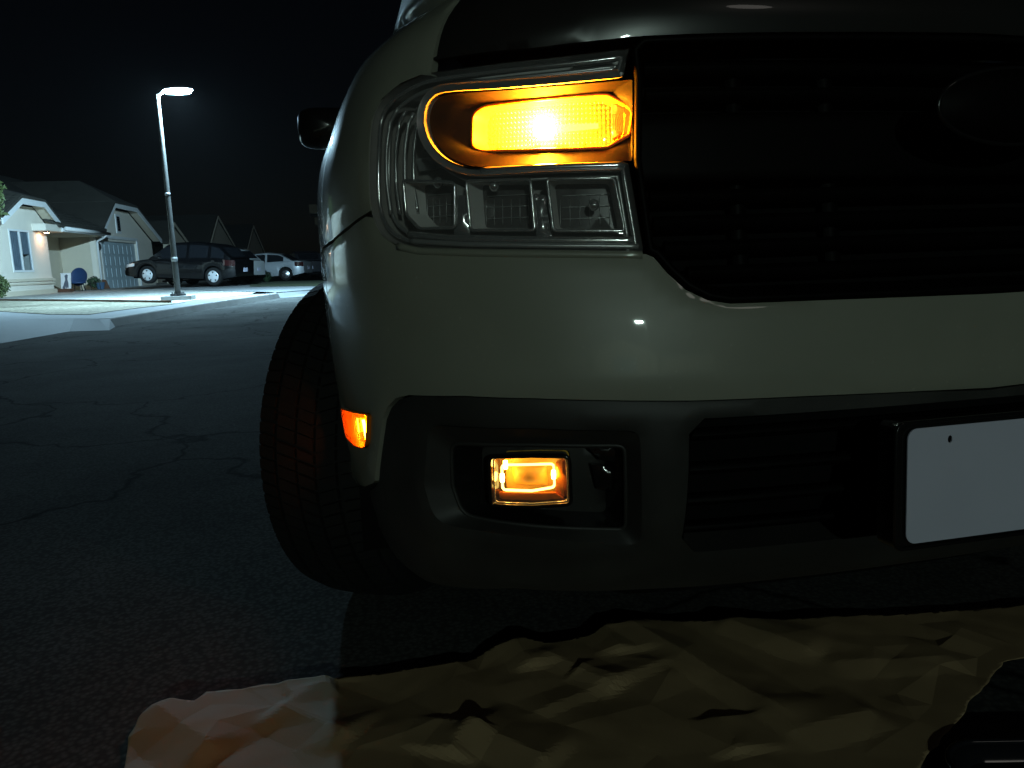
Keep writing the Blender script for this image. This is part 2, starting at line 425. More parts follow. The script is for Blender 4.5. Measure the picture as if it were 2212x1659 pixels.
# driveway under the parked cars, lawn beyond
sheet('driveway', [gpt(x, y, KZ+.02) for x, y in ((300, 622.5), (450, 627), (560, 630), (596, 631.5), (750, 619.5), (900, 603), (420, 611))], 'concrete', 'concrete driveway below the black car', 'driveway')
sheet('driveway_ramp', [inner[-1]+Vector((0, 0, .001)), Vector((outer[-1].x, outer[-1].y, .005)), Vector((outer[-1].x+1.3, outer[-1].y+.8, .005)), gpt(800, 617, .006)+Vector((1.3, 0, 0)), gpt(750, 619.5, KZ+.019), gpt(596, 631.5, KZ+.019)], 'concrete', 'short concrete ramp at the end of the far kerb', 'ramp')
sheet('lawn', [gpt(540, 621, KZ)+Vector((0, 0, .034)), gpt(720, 619, KZ)+Vector((0, 0, .034)), gpt(760, 606, KZ)+Vector((0, 0, .034)), gpt(540, 610, KZ)+Vector((0, 0, .034))], 'grass_mat', 'dark strip of lawn beside the silver car', 'lawn')

# ------------------------------------------------------------------ main house (frame: s along the front, w towards the street)
OH = CAM + R0*(-18.38) + FH*35.0
EH = (R0*(-.1495)+FH*.989); EH.z = 0; EH.normalize()
NH = Vector((EH.y, -EH.x, 0))
GZ = .15
def HP(s, w, z): return Vector((OH.x, OH.y, 0))+EH*s+NH*w+Vector((0, 0, z))
def hbox(mb, s0, s1, w0, w1, z0, z1):
    return mb.hexa([HP(s0, w0, z0), HP(s1, w0, z0), HP(s1, w1, z0), HP(s0, w1, z0), HP(s0, w0, z1), HP(s1, w0, z1), HP(s1, w1, z1), HP(s0, w1, z1)])
def hwall(mb, outline, w0, w1):
    """wall from an (s,z) outline between two w"""
    return mb.prism([HP(s, w0, z) for s, z in outline], NH*(w1-w0))
H = thing('stucco_house', 'beige stucco house with clipped gables, garage and lit porch', 'house', HP(-2, -4, GZ))
TILE = None
def tile_slope(parent, A, B, Cc, D, nu, nv, limit=300):
    """tiles on the slope with eave A-B and top D-C; each tile an arched slab"""
    global TILE
    if TILE is None:
        mb = MB()
        mb.grid(lambda a, b: Vector((a-.5, b*1.12-.06, .05*sin(pi*a)+.05*(1-b)+.02)), 4, 1)
        mb.add([(-.5, -.06, 0), (.5, -.06, 0), (.5, -.06, .07), (0, -.06, .12), (-.5, -.06, .07)], [(0, 1, 2, 3, 4)])
        t = mb.build('tile', 'tile'); TILE = t.data; bpy.data.objects.remove(t)
    up = ((D-A)+(Cc-B)).normalized()
    k = 0
    for j in range(nv):
        for i in range(nu):
            p00 = A.lerp(B, i/nu).lerp(D.lerp(Cc, i/nu), j/nv); p10 = A.lerp(B, (i+1)/nu).lerp(D.lerp(Cc, (i+1)/nu), j/nv)
            p01 = A.lerp(B, i/nu).lerp(D.lerp(Cc, i/nu), (j+1)/nv); p11 = A.lerp(B, (i+1)/nu).lerp(D.lerp(Cc, (i+1)/nu), (j+1)/nv)
            x = ((p10-p00)+(p11-p01))/2; y = ((p01-p00)+(p11-p10))/2; z = x.cross(y).normalized()*.6
            o = bpy.data.objects.new('tile', TILE); COL.objects.link(o)
            c = (p00+p10)/2
            mm = Matrix.Identity(4)
            for r in range(3): mm[r][0], mm[r][1], mm[r][2], mm[r][3] = x[r], y[r], z[r], c[r]
            o.parent = parent; o.matrix_parent_inverse = Matrix.Translation(-Vector(parent['base'])) if parent.get('base') is not None else Matrix.Identity(4)
            o.matrix_basis = mm
            k += 1
# walls
mb = MB(); hwall(mb, [(-.5, 0), (7.4, 0), (7.4, 2.55), (4.25, 3.85), (1.05, 3.85), (-.5, 2.5)], -.02, -.30)
# garage front wall with an opening: built as pieces round the door
mb = MB()
hwall(mb, [(-.55, 0), (.02, 0), (.02, 2.3), (-.55, 2.3)], 0, -.25)
hwall(mb, [(4.98, 0), (7.6, 0), (7.6, 2.3), (4.98, 2.3)], 0, -.25)
hwall(mb, [(-.55, 2.303), (7.6, 2.303), (7.55, 2.5), (4.2, 3.82), (1.1, 3.82), (-.5, 2.5)], 0, -.25)
hbox(mb, 7.35, 7.6, -9, -.253, 0, 2.5)
mb.build('garage_wall', 'stucco', H)
mb = MB(); hbox(mb, -.55, -.3, -1.5, -.253, 0, 2.5); hbox(mb, -5.5, -.55, -1.75, -1.503, 0, 2.5); hbox(mb, -.55, -.3, -9, -1.76, 0, 2.5)
mb.build('porch_wall', 'stucco_tan', H)
mb = MB(); hbox(mb, .02, 4.98, -.16, -.10, .02, 2.3); gd = mb.build('garage_door', 'door_paint', H)
mb = MB(); hbox(mb, 0, .52, 0, .018, 0, .40); pm = mb.build('door_panel', 'door_paint'); 
pmesh = pm.data; pm_o = [v.co.copy() for v in pmesh.vertices]; c0 = HP(0, 0, 0)
for v in pmesh.vertices: v.co = v.co-c0
bpy.data.objects.remove(pm)
for r in range(4):
    for c in range(8):
        o = bpy.data.objects.new('door_panel', pmesh); COL.objects.link(o)
        o.location = HP(.08+c*.61, -.098, .10+r*.55); o.parent = gd
        o.matrix_parent_inverse = Matrix.Identity(4)
mb = MB(); hbox(mb, -.12, .02, .003, .05, GZ, 2.42); hbox(mb, 4.98, 5.12, .003, .05, GZ, 2.42); hbox(mb, -.12, 5.12, .003, .06, 2.423, 2.56)
mb.build('door_trim', 'white_trim', H)
# gable vent
mb = MB(); hbox(mb, 2.25, 2.85, .003, .04, 2.72, 3.62); vt = mb.build('gable_vent', 'white_trim', H)
mb = MB(); hbox(mb, 2.36, 2.74, .043, .055, 2.82, 3.52); mb.build('vent_opening', 'dark_glass', vt)
for k in range(6):
    mb = MB(); hbox(mb, 2.36, 2.74, .056, .075, 2.84+k*.115, 2.86+k*.115); mb.build('slat', 'dark_metal', vt)
# wing walls: window wall, lit niche, wainscot
mb = MB()
hwall(mb, [(-16, 0), (-9.75, 0), (-9.75, 2.6), (-16, 2.6)], 0, -.3)
mb.v, mb.f = [], []
WS0, WS1 = -8.42, -6.87      # window
hwall(mb, [(-20, 0), (-6.55, 0), (-6.55, .95), (-20, .95)], 0, -.3)
hwall(mb, [(WS1, .953), (-6.55, .953), (-6.55, 2.45), (WS1, 2.45)], 0, -.3)
hwall(mb, [(-9.45, .953), (WS0, .953), (WS0, 2.45), (-9.45, 2.45)], 0, -.3)
hwall(mb, [(-20, .953), (-11.1, .953), (-11.1, 2.45), (-20, 2.45)], 0, -.3)
hwall(mb, [(-20, 2.453), (-5.3, 2.453), (-5.4, 2.72), (-6.3, 3.3), (-8.1, 3.3), (-9.5, 2.72), (-20, 2.72)], 0, -.3)
mb.build('wing_wall', 'stucco', H)
mb = MB()
hbox(mb, -6.55, -5.3, -.25, -.05, 0, 2.45); hbox(mb, -5.5, -5.3, -1.5, -.253, 0, 2.45); hbox(mb, -6.545, -5.3, -.049, -.02, 0, .75)
mb.build('niche_wall', 'stucco', H)
mb = MB(); hbox(mb, -20, -5.25, .003, .05, .62, .72); hbox(mb, -20, -5.25, .003, .04, .50, .56); hbox(mb, -20, -5.25, .003, .06, .10, .30)
mb.build('wainscot_trim', 'stucco_tan', H)
def window(s0, s1, z0, z1):
    mb = MB(); t = .07
    hbox(mb, s0, s0+t, -.05, .02, z0, z1); hbox(mb, s1-t, s1, -.05, .02, z0, z1)
    hbox(mb, s0+t, s1-t, -.05, .02, z0, z0+t); hbox(mb, s0+t, s1-t, -.05, .02, z1-t, z1)
    m = (s0+s1)/2; hbox(mb, m-.045, m+.045, -.045, .015, z0+t, z1-t)
    w = mb.build('window', 'white_trim', H)
    for a, b in ((s0+t, m-.045), (m+.045, s1-t)):
        p = MB(); p.add([HP(a, -.010, z0+t), HP(b, -.010, z0+t), HP(b, -.010, z1-t), HP(a, -.010, z1-t)], [(0, 1, 2, 3)]); p.build('pane', 'window_glass', w)
        p = MB(); p.grid(lambda u, v: HP(a+(b-a)*u, -.04+.012*sin(u*30), z0+t+(z1-z0-2*t)*((.0 if a < m else .42)+(1.0 if a < m else .58)*v)), 40, 2); p.build('curtain', 'curtain', w, True)
    p = MB(); hbox(p, s0, s1, -.9, -.88, z0, z1); p.build('room_dark', 'dark_glass', w)
window(WS0, WS1, .955, 2.448); window(-11.098, -9.452, .955, 2.448)
# soffits, fascia, gutters
def fascia(path, w, h=.2, t=.06, name='fascia', m='white_trim', over=.45):
    for (sa, za), (sb, zb) in zip(path, path[1:]):
        mb = MB()
        mb.hexa([HP(sa, w, za-h), HP(sb, w, zb-h), HP(sb, w+t, zb-h), HP(sa, w+t, za-h), HP(sa, w, za), HP(sb, w, zb), HP(sb, w+t, zb), HP(sa, w+t, za)])
        mb.build(name, m, H)
        mb = MB(); mb.hexa([HP(sa, 0, za-h*.55), HP(sb, 0, zb-h*.55), HP(sb, w-.003, zb-h*.55), HP(sa, w-.003, za-h*.55), HP(sa, 0, za-h*.4), HP(sb, 0, zb-h*.4), HP(sb, w-.003, zb-h*.4), HP(sa, w-.003, za-h*.4)])
        mb.build('soffit', 'stucco_tan', H)
gar = [(-.95, 2.62), (1.1, 4.02), (4.2, 4.02), (7.9, 2.6)]
wing = [(-9.7, 2.72), (-8.15, 3.48), (-6.35, 3.48), (-5.15, 2.78)]
fascia(gar, .42); fascia(wing, .42)
# roofs (solid slabs + tiles on the lit ones)
def slab(A, B, C, D, name, t=.1, m='tile'):
    n = (B-A).cross(D-A).normalized()*t
    if n.z < 0: n = -n
    mb = MB(); mb.hexa([A, B, C, D, A+n, B+n, C+n, D+n]); return mb.build(name, m, H)
def gable_roof(path, w0, depth, tiles):
    for i, ((sa, za), (sb, zb)) in enumerate(zip(path, path[1:])):
        if i == 1:   # clipped hip rising backwards
            mid = (sa+sb)/2; r = (sb-sa)/2*.72
            A, B = HP(sa, w0, za), HP(sb, w0, zb); T = HP(mid, w0-2.0, za+r)
            mb = MB(); mb.add([A, B, T, A+Vector((0, 0, .1)), B+Vector((0, 0, .1)), T+Vector((0, 0, .1))], [(0, 2, 1), (3, 4, 5), (0, 1, 4, 3), (1, 2, 5, 4), (2, 0, 3, 5)])
            mb.build('roof_hip', 'tile', H)
            for (s1, s2) in ((sa, 0), (sb, 1)):
                # ridge sides
                A2 = HP(s1, w0, za); mb = MB(); T2 = HP(mid, w0-depth, za+r); B2 = HP(s1, w0-depth, za)
                u = Vector((0, 0, .1)); mb.add([A2, T, T2, B2, A2+u, T+u, T2+u, B2+u], [(0, 1, 2, 3), (7, 6, 5, 4), (0, 4, 5, 1), (1, 5, 6, 2), (2, 6, 7, 3), (3, 7, 4, 0)])
                mb.build('roof_slope', 'tile', H)
        else:
            lo, hi = ((sa, za), (sb, zb)) if za < zb else ((sb, zb), (sa, za))
            A, B = HP(lo[0], w0, lo[1]), HP(lo[0], w0-depth, lo[1]); D, C = HP(hi[0], w0, hi[1]), HP(hi[0], w0-depth, hi[1])
            slab(A, B, C, D, 'roof_slope')
            if tiles:
                u = Vector((0, 0, .11)); nv = 7
                if lo[0] > hi[0]: tile_slope(H, A+u, B+u, C+u, D+u, tiles, nv)
                else: tile_slope(H, B+u, A+u, D+u, C+u, tiles, nv)
gable_roof(gar, .48, 7.0, 0); gable_roof(wing, .48, 4.5, 18)
# main low roof between, with gutter, and its tiles
A, B = HP(-5.6, .55, 2.62), HP(-.7, .55, 2.62); C, D = HP(-.7, -5.5, 5.6), HP(-5.6, -5.5, 5.6)
slab(HP(-14, -1.0, 3.2), HP(9, -1.0, 3.2), HP(6, -5.5, 5.6), HP(-10, -5.5, 5.6), 'roof_main')
slab(A, B, HP(-.7, -1, 3.38), HP(-5.6, -1, 3.38), 'porch_roof')
tile_slope(H, A+Vector((0, 0, .1)), B+Vector((0, 0, .1)), HP(-.7, -1, 3.49), HP(-5.6, -1, 3.49), 16, 5)
mb = MB(); hbox(mb, -5.3, -.75, .50, .56, 2.46, 2.60); mb.build('fascia', 'white_trim', H)
mb = MB(); hbox(mb, -5.25, -.8, -1.5, .497, 2.44, 2.458); mb.build('soffit', 'stucco_tan', H)
mb = MB(); mb.tube([HP(-5.2, .63, 2.58), HP(-.6, .63, 2.55)], .075, 8); gut = mb.build('gutter', 'white_trim', H, True)
mb = MB(); mb.tube([HP(-.95, .62, 2.52), HP(-.85, .5, 2.40), HP(-.62, .12, 2.26), HP(-.6, .08, 2.18), HP(-.6, .08, GZ+.05)], .05, 8)
mb.build('downspout', 'white_trim', H, True)
mb = MB(); hbox(mb, -.62, -.12, .004, .035, GZ, 2.30)
mb.build('corner_board', 'stucco', H)
mb = MB(); hbox(mb, -6.6, -5.25, -.3, .48, 2.453, 2.70); mb.build('porch_beam', 'stucco', H)
# porch lamp: small dome under the beam in the niche
pl = thing('porch_light', 'warm porch light under the beam of the beige house', 'lamp', HP(-5.95, .22, 2.40))
mb = MB(); mb.lathe([(.0, .05), (.10, .05), (.10, .0), (.085, 0)], 16, 'z', HP(-5.95, .22, 2.40)); mb.build('canopy', 'dark_metal', pl, True)
mb = MB(); mb.lathe([(.08, .0), (.07, -.03), (.04, -.02), (.0, -.025)], 16, 'z', HP(-5.95, .22, 2.42)); mb.build('globe', 'porch_bulb', pl, True)
# round plaque by the garage
mb = MB(); mb.lathe([(0, .05), (.14, .05), (.16, .02), (.16, 0), (0, 0)], 20, 'z', (0, 0, 0)); o = mb.build('house_plaque', 'dark_metal')
o.matrix_world = Matrix.Translation(HP(-.32, .037, 2.02)) @ NH.to_track_quat('Z', 'Y').to_matrix().to_4x4()
tag(o, 'small round dark plaque on the wall left of the garage door', 'plaque')

# ------------------------------------------------------------------ houses further down the street
def row_house(sp, z, s0, s1, zb, label, eave0, eave1):
    t = thing('row_house', label, 'house', HP((s0+s1)/2, -4, GZ), 'houses down the street')
    mb = MB(); hwall(mb, [(s0+.2, 0), (s1-.2, 0), (s1-.2, zb), (sp, z-.15), (s0+.2, zb)], 0, -.3); mb.build('gable_wall', 'stucco_tan', t)
    mb = MB(); hbox(mb, eave0, s0+.197, -2.3, -2, 0, 2.5); mb.build('front_wall', 'stucco_tan', t)
    mb = MB(); hbox(mb, s1-.197, eave1, -2.3, -2, 0, 2.5); mb.build('front_wall', 'stucco_tan', t)
    for a in ((s0-.1, zb-.1), (s1+.1, zb-.1)):
        mb = MB(); A, D = HP(a[0], .10, a[1]), HP(sp, .10, z); B, C = HP(a[0], -8, a[1]), HP(sp, -8, z); u = Vector((0, 0, .12))
        mb.hexa([A, B, C, D, A+u, B+u, C+u, D+u]); mb.build('roof_slope', 'tile', t)
        mb = MB(); u = Vector((0, 0, .16)); w = NH*.05
        mb.hexa([A-u+w, D-u+w, D-u+w*2, A-u+w*2, A+w, D+w, D+w*2, A+w*2]); mb.build('fascia', 'stucco_tan', t)
    mb = MB(); A, B = HP(eave0, -1.5, 2.5), HP(eave1, -1.5, 2.5); C, D = HP(eave1, -6, 4.4), HP(eave0, -6, 4.4); u = Vector((0, 0, .12))
    mb.hexa([A, B, C, D, A+u, B+u, C+u, D+u]); mb.build('roof_main', 'tile', t)
    mb = MB(); hbox(mb, eave0, s0-.15, -1.5, -1.42, 2.42, 2.62); hbox(mb, s1+.15, eave1, -1.5, -1.42, 2.42, 2.62); mb.build('eave_board', 'white_trim', t)
    mb = MB(); m = (s0+s1)/2; hbox(mb, m-1.3, m+1.3, .003, .05, GZ, 2.2); mb.build('garage_door', 'door_paint', t)
    return t
row_house(11.9, 3.75, 10.6, 15.2, 2.55, 'nearest dim row house, small pointed gable right of the lamp post', 8.3, 19.5)
row_house(24.3, 4.9, 20.9, 30.0, 2.75, 'dim row house with the tall pointed gable above the black car', 19.7, 33.5)
_oh, _eh, _nh = OH, EH, NH
OH, EH, NH = Vector((-8, -25, 0)), Vector((-1, 0, 0)), Vector((0, 1, 0))
row_house(-3, 4.6, -7, 1, 2.7, 'house across the street, seen only mirrored in the truck paint', -13, 7)
OH, EH, NH = _oh, _eh, _nh
row_house(39.5, 4.95, 35.4, 44.5, 2.75, 'farthest faint row house, gable almost lost in the dark', 33.7, 52)

# ------------------------------------------------------------------ street lamps
def street_lamp(label, base, arm_dir, bright_to, head_w=.64, led='street_led', back_led='street_led_dim', base_led='street_led_base'):
    t = thing('street_lamp', label, 'street lamp', base, 'street lamps')
    b = Vector(base); a = Vector(arm_dir).normalized(); sd = Vector((-a.y, a.x, 0))
    HT = 4.5
    mb = MB(); mb.hexa([b+v for v in (Vector((-.34, -.3, -.1)), Vector((.34, -.3, -.1)), Vector((.34, .3, -.1)), Vector((-.34, .3, -.1)), Vector((-.32, -.28, .13)), Vector((.32, -.28, .13)), Vector((.32, .28, .13)), Vector((-.32, .28, .13)))])
    mb.build('footing', 'kerb_concrete', t)
    mb = MB(); mb.lathe([(.0, .175), (.17, .175), (.17, .13), (0, .13)], 16, 'z', b); fl = mb.build('base_flange', 'dark_metal', t, angle=30)
    for k in range(4):
        mb = MB(); mb.lathe([(0, .22), (.02, .22), (.02, .176)], 8, 'z', b+Vector((.13*cos(k*pi/2+.7), .13*sin(k*pi/2+.7), 0))); mb.build('anchor_bolt', 'galv', fl)
    mb = MB(); mb.tube([b+Vector((0, 0, .176)), b+Vector((0, 0, 1.0)), b+Vector((0, 0, HT))], [.066, .062, .042], 16); mb.build('pole', 'pole_paint', t, True, 40)
    mb = MB(); mb.lathe([(.0625, 0), (.07, .02), (.07, .08), (.0615, .10)], 16, 'z', b+Vector((0, 0, .9))); mb.build('access_band', 'galv', t, True)
    mb = MB(); mb.lathe([(.0535, 0), (.06, .015), (.06, .05), (.053, .065)], 16, 'z', b+Vector((0, 0, 2.35))); mb.build('pole_band', 'galv', t, True)
    top = b+Vector((0, 0, HT))
    mb = MB(); mb.tube([top-Vector((0, 0, .12)), top+a*.03+Vector((0, 0, .0)), top+a*.14+Vector((0, 0, .06)), top+a*.24+Vector((0, 0, .09))], .04, 10); mb.build('arm', 'pole_paint', t, True)
    c = top+a*.46+Vector((0, 0, .08)); L, Wd = head_w/2, .16
    def dome(h, sc, n=24, m=6):
        v = []; f = []
        mm = MB()
        mm.grid(lambda p, q: c+(a*cos(2*pi*p)*L+sd*sin(2*pi*p)*Wd)*sc*cos(q*pi/2)+Vector((0, 0, h*sin(q*pi/2))), n, m); return mm
    dome(.085, 1).build('head', 'galv', t, True)
    ring = [c+(a*cos(2*pi*k/32)*L+sd*sin(2*pi*k/32)*Wd)*.93 for k in range(32)]; ring2 = [c+(p-c)*.90-Vector((0, 0, .065)) for p in ring]
    bt = Vector(bright_to).normalized()
    for nm, m_, test in (('lens_band', led, lambda q: q >= .42), ('lens_back_band', back_led, lambda q: q < .42)):
        mb = MB(); mb.add(ring+ring2, [(k, (k+1) % 32, 32+(k+1) % 32, 32+k) for k in range(32) if test((a*cos(2*pi*(k+.5)/32)/L+sd*sin(2*pi*(k+.5)/32)/Wd).normalized().dot(bt))]); mb.build(nm, m_, t, True)
    mb = MB(); mb.add(ring2+[c-Vector((0, 0, .08))], [((k+1) % 32, k, 32) for k in range(32)]); mb.build('lens_base', base_led, t, True)
    return t
lb = gpt(386, 648.5, KZ)
street_lamp('tall lit street lamp on a grey pole in the gravel yard', (lb.x, lb.y, KZ-.03), R0, (-1, 1.0, 0))
street_lamp('lit street lamp behind the viewer, seen only as glints on the truck', (-1.6, -16.5, 0), (-1, -.1, 0), (.1, 1, 0), led='far_led', back_led='far_led', base_led='far_led_base')

# ================================================================== PARKED CARS
def wheel(parent, x, y, r, wd, side, capname='hubcap', m='hubcap', holes=5):
    mb = MB(); mb.lathe([(r*.66, -wd/2), (r*.90, -wd/2), (r, -wd*.38), (r, wd*.38), (r*.90, wd/2), (r*.66, wd/2)], 32, 'y', (x, y, r), False)
    w = mb.build('tyre', 'rubber', parent, True, 35)
    yo = y+side*wd*.40
    mb = MB(); mb.lathe([(0, side*.035), (r*.16, side*.03), (r*.25, side*.018), (r*.58, side*.012), (r*.66, -side*.0), (r*.67, -side*.10)], 32, 'y', (x, yo, r)); c = mb.build(capname, m, w, True)
    for k in range(holes):
        a0 = 2*pi*k/holes+.3; hw = .21 if holes == 5 else .16
        p = [Vector((x+rr*r*cos(a0+q), yo+side*.022, r+rr*r*sin(a0+q))) for rr, q in ((.34, 0), (.56, -hw), (.56, hw))]
        mb = MB(); mb.prism(p, (0, side*.006, 0)); mb.build('vent_hole', 'liner', w)
    return w
def make_car(label, paint, L, W, belt, top, roof_h, wheels, r, wdef, pillars, group=None, cat='car'):
    """x runs tail 0 .. nose L; belt(x) = lower body top, top(x) = greenhouse height"""
    t = thing('parked_car', label, cat, (0, 0, 0), group, local=True)
    n = int(L/.045)
    def halfw(x):
        e = min(x, L-x); return W/2*(1-.16*max(0, 1-e/.55)**2.2)
    def zbot(x):
        z = .24+.12*max(0, 1-x/.5)+.05*max(0, 1-(L-x)/.4)
        for wx in wheels:
            dx = abs(x-wx)
            R = r*1.17
            if dx < R: z = max(z, r+sqrt(R*R-dx*dx))
        return z
    def sect(x):
        w = halfw(x); zb = zbot(x); zt = sinterp(belt, x); zm = zb+(zt-zb)*.45
        zb = min(zb, zt-.05)
        return [(w*.80, zb+.0), (w*.965, zb+.01), (w*1.0, zm), (w*.985, zt-.10*(zt-zb+.2)), (w*.95, zt-.02), (w*.62, zt+.012), (0, zt+.02)]
    mb = MB(); rows = []
    for i in range(n+1):
        x = L*i/n; s = sect(x); rows.append([Vector((x, y, z)) for y, z in s]+[Vector((x, -y, z)) for y, z in reversed(s[:-1])])
    k = len(rows[0])
    mb.add([v for r_ in rows for v in r_], [(i*k+j, i*k+j+1, (i+1)*k+j+1, (i+1)*k+j) for i in range(n) for j in range(k-1)])
    for i in (0, n):
        c = sum(rows[i], Vector())/k; c.x += (-.04 if i == 0 else .05)
        mb.add(rows[i]+[c], [((j, j+1, k) if i == 0 else (j+1, j, k)) for j in range(k-1)]+[(k-1, 0, k)])
    mb.build('body', paint, t, True, 40)
    mb = MB(); mb.box((L/2, 0, .33), (L*.86, W*.78, .28)); mb.build('underbody', 'liner', t)
    # greenhouse shell, then roof and windows proud of it
    g0, g1 = top[0][0], top[-1][0]
    def gw(x, q):   # half width at fraction q up the greenhouse
        return (halfw(x)*.94)*(1-.20*q)
    def gp(x, q, sgn, o=0.):
        zb = sinterp(belt, x)-.03; zt = interp(top, x); return Vector((x, sgn*(gw(x, q*(zt-zb)/max(roof_h-zb, .01))+o), zb+(zt-zb)*q))
    m = 48; mb = MB(); rows = []
    for i in range(m+1):
        x = g0+(g1-g0)*i/m
        zt = interp(top, x)
        h = [gp(x, q, 1) for q in (0, .5, .9)]
        h += [Vector((x, h[-1].y*.86, zt-.005)), Vector((x, 0, zt+.012))]
        rows.append(h+[Vector((v.x, -v.y, v.z)) for v in reversed(h[:-1])])
    k = len(rows[0])
    mb.add([v for r_ in rows for v in r_], [(i*k+j, i*k+j+1, (i+1)*k+j+1, (i+1)*k+j) for i in range(m) for j in range(k-1)])
    mb.build('cabin', paint, t, True, 45)
    # side windows
    for a, b in pillars:
        for sgn in (1, -1):
            mb = MB(); mb.grid(lambda u, v: gp(a+(b-a)*u, .10+.74*v, sgn, .008), 12, 3); mb.build('side_window', 'dark_glass', t, True)
    # windshield and rear window on the sloping stretches
    (xa, za), (xb, zb) = top[-2], top[-1]
    for (xa, xb), nm in (((top[-2][0], top[-1][0]), 'windshield'), ((top[0][0], top[1][0]), 'rear_window')):
        mb = MB()
        def wf(u, v):
            x = xa+(xb-xa)*(.10+.80*u); zt = interp(top, x); y = gw(x, .9)*.84*(2*v-1)
            return Vector((x+(.006 if nm == 'windshield' else -.006), y, zt+.016))
        mb.grid(wf, 8, 8); mb.build(nm, 'dark_glass', t, True)
    for wx in wheels:
        for sgn in (1, -1): wheel(t, wx, sgn*(W/2-.125), r, .22, sgn, **wdef)
    zl = sinterp(belt, L-.2)
    for sgn in (1, -1):
        mb = MB(); mb.grid(lambda u, v: Vector((L-.52+.50*u-.10*u*u, sgn*(halfw(L-.52+.42*u)*1.0+.006-.02*v), zl-.10+.04*u*-1+.12*v-.03*u)), 8, 3); mb.build('headlight', 'lamp_lens', t, True)
        zr = sinterp(belt, .1)
        mb = MB(); mb.grid(lambda u, v: Vector((-.0+.42*u, sgn*(halfw(.42*u)*.99+.012), zr-.26+.22*v+.02*u)), 8, 3); mb.build('tail_light', 'tail_red', t, True)
        mb = MB(); xm = top[-1][0]-.55; c = gp(xm, .1, sgn, .10); mb.tube([c-Vector((.0, sgn*.1, .03)), c+Vector((0, 0, .03)), c+Vector((0, sgn*.09, .05))], [.03, .075, .06], 10); mb.build('side_mirror', paint, t, True)
    for a, b in pillars[:2]:
        for sgn in (1, -1):
            x = a+.12; s = sect(x); mb = MB(); mb.box((x, sgn*(halfw(x)+.012), sinterp(belt, x)-.17), (.16, .02, .03)); mb.build('door_handle', paint, t)
    mb = MB(); mb.box((-.03, 0, .62), (.012, .32, .16)); mb.build('number_plate', 'plate_white', t)
    return t
def place(o, loc, heading, tilt=0):
    o.location = loc
    o.rotation_euler = (0, tilt, heading)
suv_belt = [(0, .98), (.1, 1.02), (.6, 1.04), (1.2, 1.03), (2.4, .98), (3.2, .96), (3.75, .94), (4.2, .86), (4.5, .74), (4.65, .60)]
suv_top = [(.18, 1.06), (.62, 1.50), (1.0, 1.60), (1.8, 1.66), (2.5, 1.62), (2.85, 1.52), (3.55, .98)]
hc = dict(capname='hubcap', m='hubcap', holes=5)
# black SUV across the drive: nose to the left of the picture
def along(px0, y0, px1, y1, d0, d1):
    a, b = dpt(px0, y0, d0), dpt(px1, y1, d1); return a, b
nose, tail = dpt(287, 618, 31.3), dpt(531, 626, 30.6)
hd = atan2(nose.y-tail.y, nose.x-tail.x)
suv = make_car('black hatchback SUV with silver wheel covers behind the lamp post', 'car_black', 4.65, 1.84, suv_belt, suv_top, 1.64, (.86, 3.62), .345, hc, [(.42, .95), (1.08, 1.86), (1.98, 3.05)], 'cars parked on the driveways')
place(suv, (tail.x, tail.y, KZ+.03), hd, radians(-3.2))
ws = make_car('white SUV mostly hidden behind the black one, only its tail showing', 'car_white', 4.6, 1.86, suv_belt, suv_top, 1.64, (.86, 3.62), .345, hc, [(.42, .95), (1.08, 1.86), (1.98, 3.05)], 'cars parked on the driveways')
p = dpt(561, 612, 35.5); place(ws, (p.x, p.y, KZ+.03), hd+.06)
sed_belt = [(0, .90), (.15, .97), (.7, .99), (1.5, .94), (2.6, .90), (3.3, .88), (3.9, .82), (4.4, .70), (4.6, .56)]
sed_top = [(.55, .98), (1.25, 1.36), (1.9, 1.44), (2.4, 1.42), (2.75, 1.34), (3.5, .90)]
sd_ = make_car('silver sedan beside the dark lawn, tail to the right', 'car_silver', 4.6, 1.80, sed_belt, sed_top, 1.43, (.92, 3.6), .32, dict(capname='rim', m='alloy', holes=5), [(1.0, 1.85), (1.95, 3.0)], 'cars parked on the driveways')
p = dpt(668, 606, 40); place(sd_, (p.x, p.y, KZ+.03), hd+.10)
dk = make_car('farthest dark SUV by the truck fender, only its rear end catching light', 'car_dark', 4.6, 1.86, suv_belt, suv_top, 1.64, (.86, 3.62), .345, hc, [(.42, .95), (1.08, 1.86), (1.98, 3.05)], 'cars parked on the driveways')
p = dpt(672, 600, 47); place(dk, (p.x, p.y, KZ+.03), hd-1.0)
# ================================================================== THE TRUCK
PLAN = [(0, 0), (-.2, .004), (-.4, .02), (-.54, .05), (-.66, .10), (-.75, .168), (-.82, .262), (-.864, .38), (-.890, .52), (-.902, .70), (-.906, .95), (-.908, 1.3), (-.91, 2.4), (-.905, 3.6), (-.895, 5.02)]
def catmull(P, n=24):
    out = []
    for i in range(len(P)-1):
        p0 = P[i-1] if i else (-P[1][0], P[1][1]); p1, p2 = P[i], P[i+1]; p3 = P[i+2] if i+2 < len(P) else (2*p2[0]-p1[0], 2*p2[1]-p1[1])
        for k in range(n):
            t = k/n
            out.append(tuple(.5*(2*b+(c-a)*t+(2*a-5*b+4*c-d)*t*t+(3*b-a-3*c+d)*t**3) for a, b, c, d in zip(p0, p1, p2, p3)))
    out.append(P[-1]); return out
_pl = catmull(PLAN); _ul = [0.]
for a, b in zip(_pl, _pl[1:]): _ul.append(_ul[-1]+hypot(b[0]-a[0], b[1]-a[1]))
UMAX = _ul[-1]
import bisect
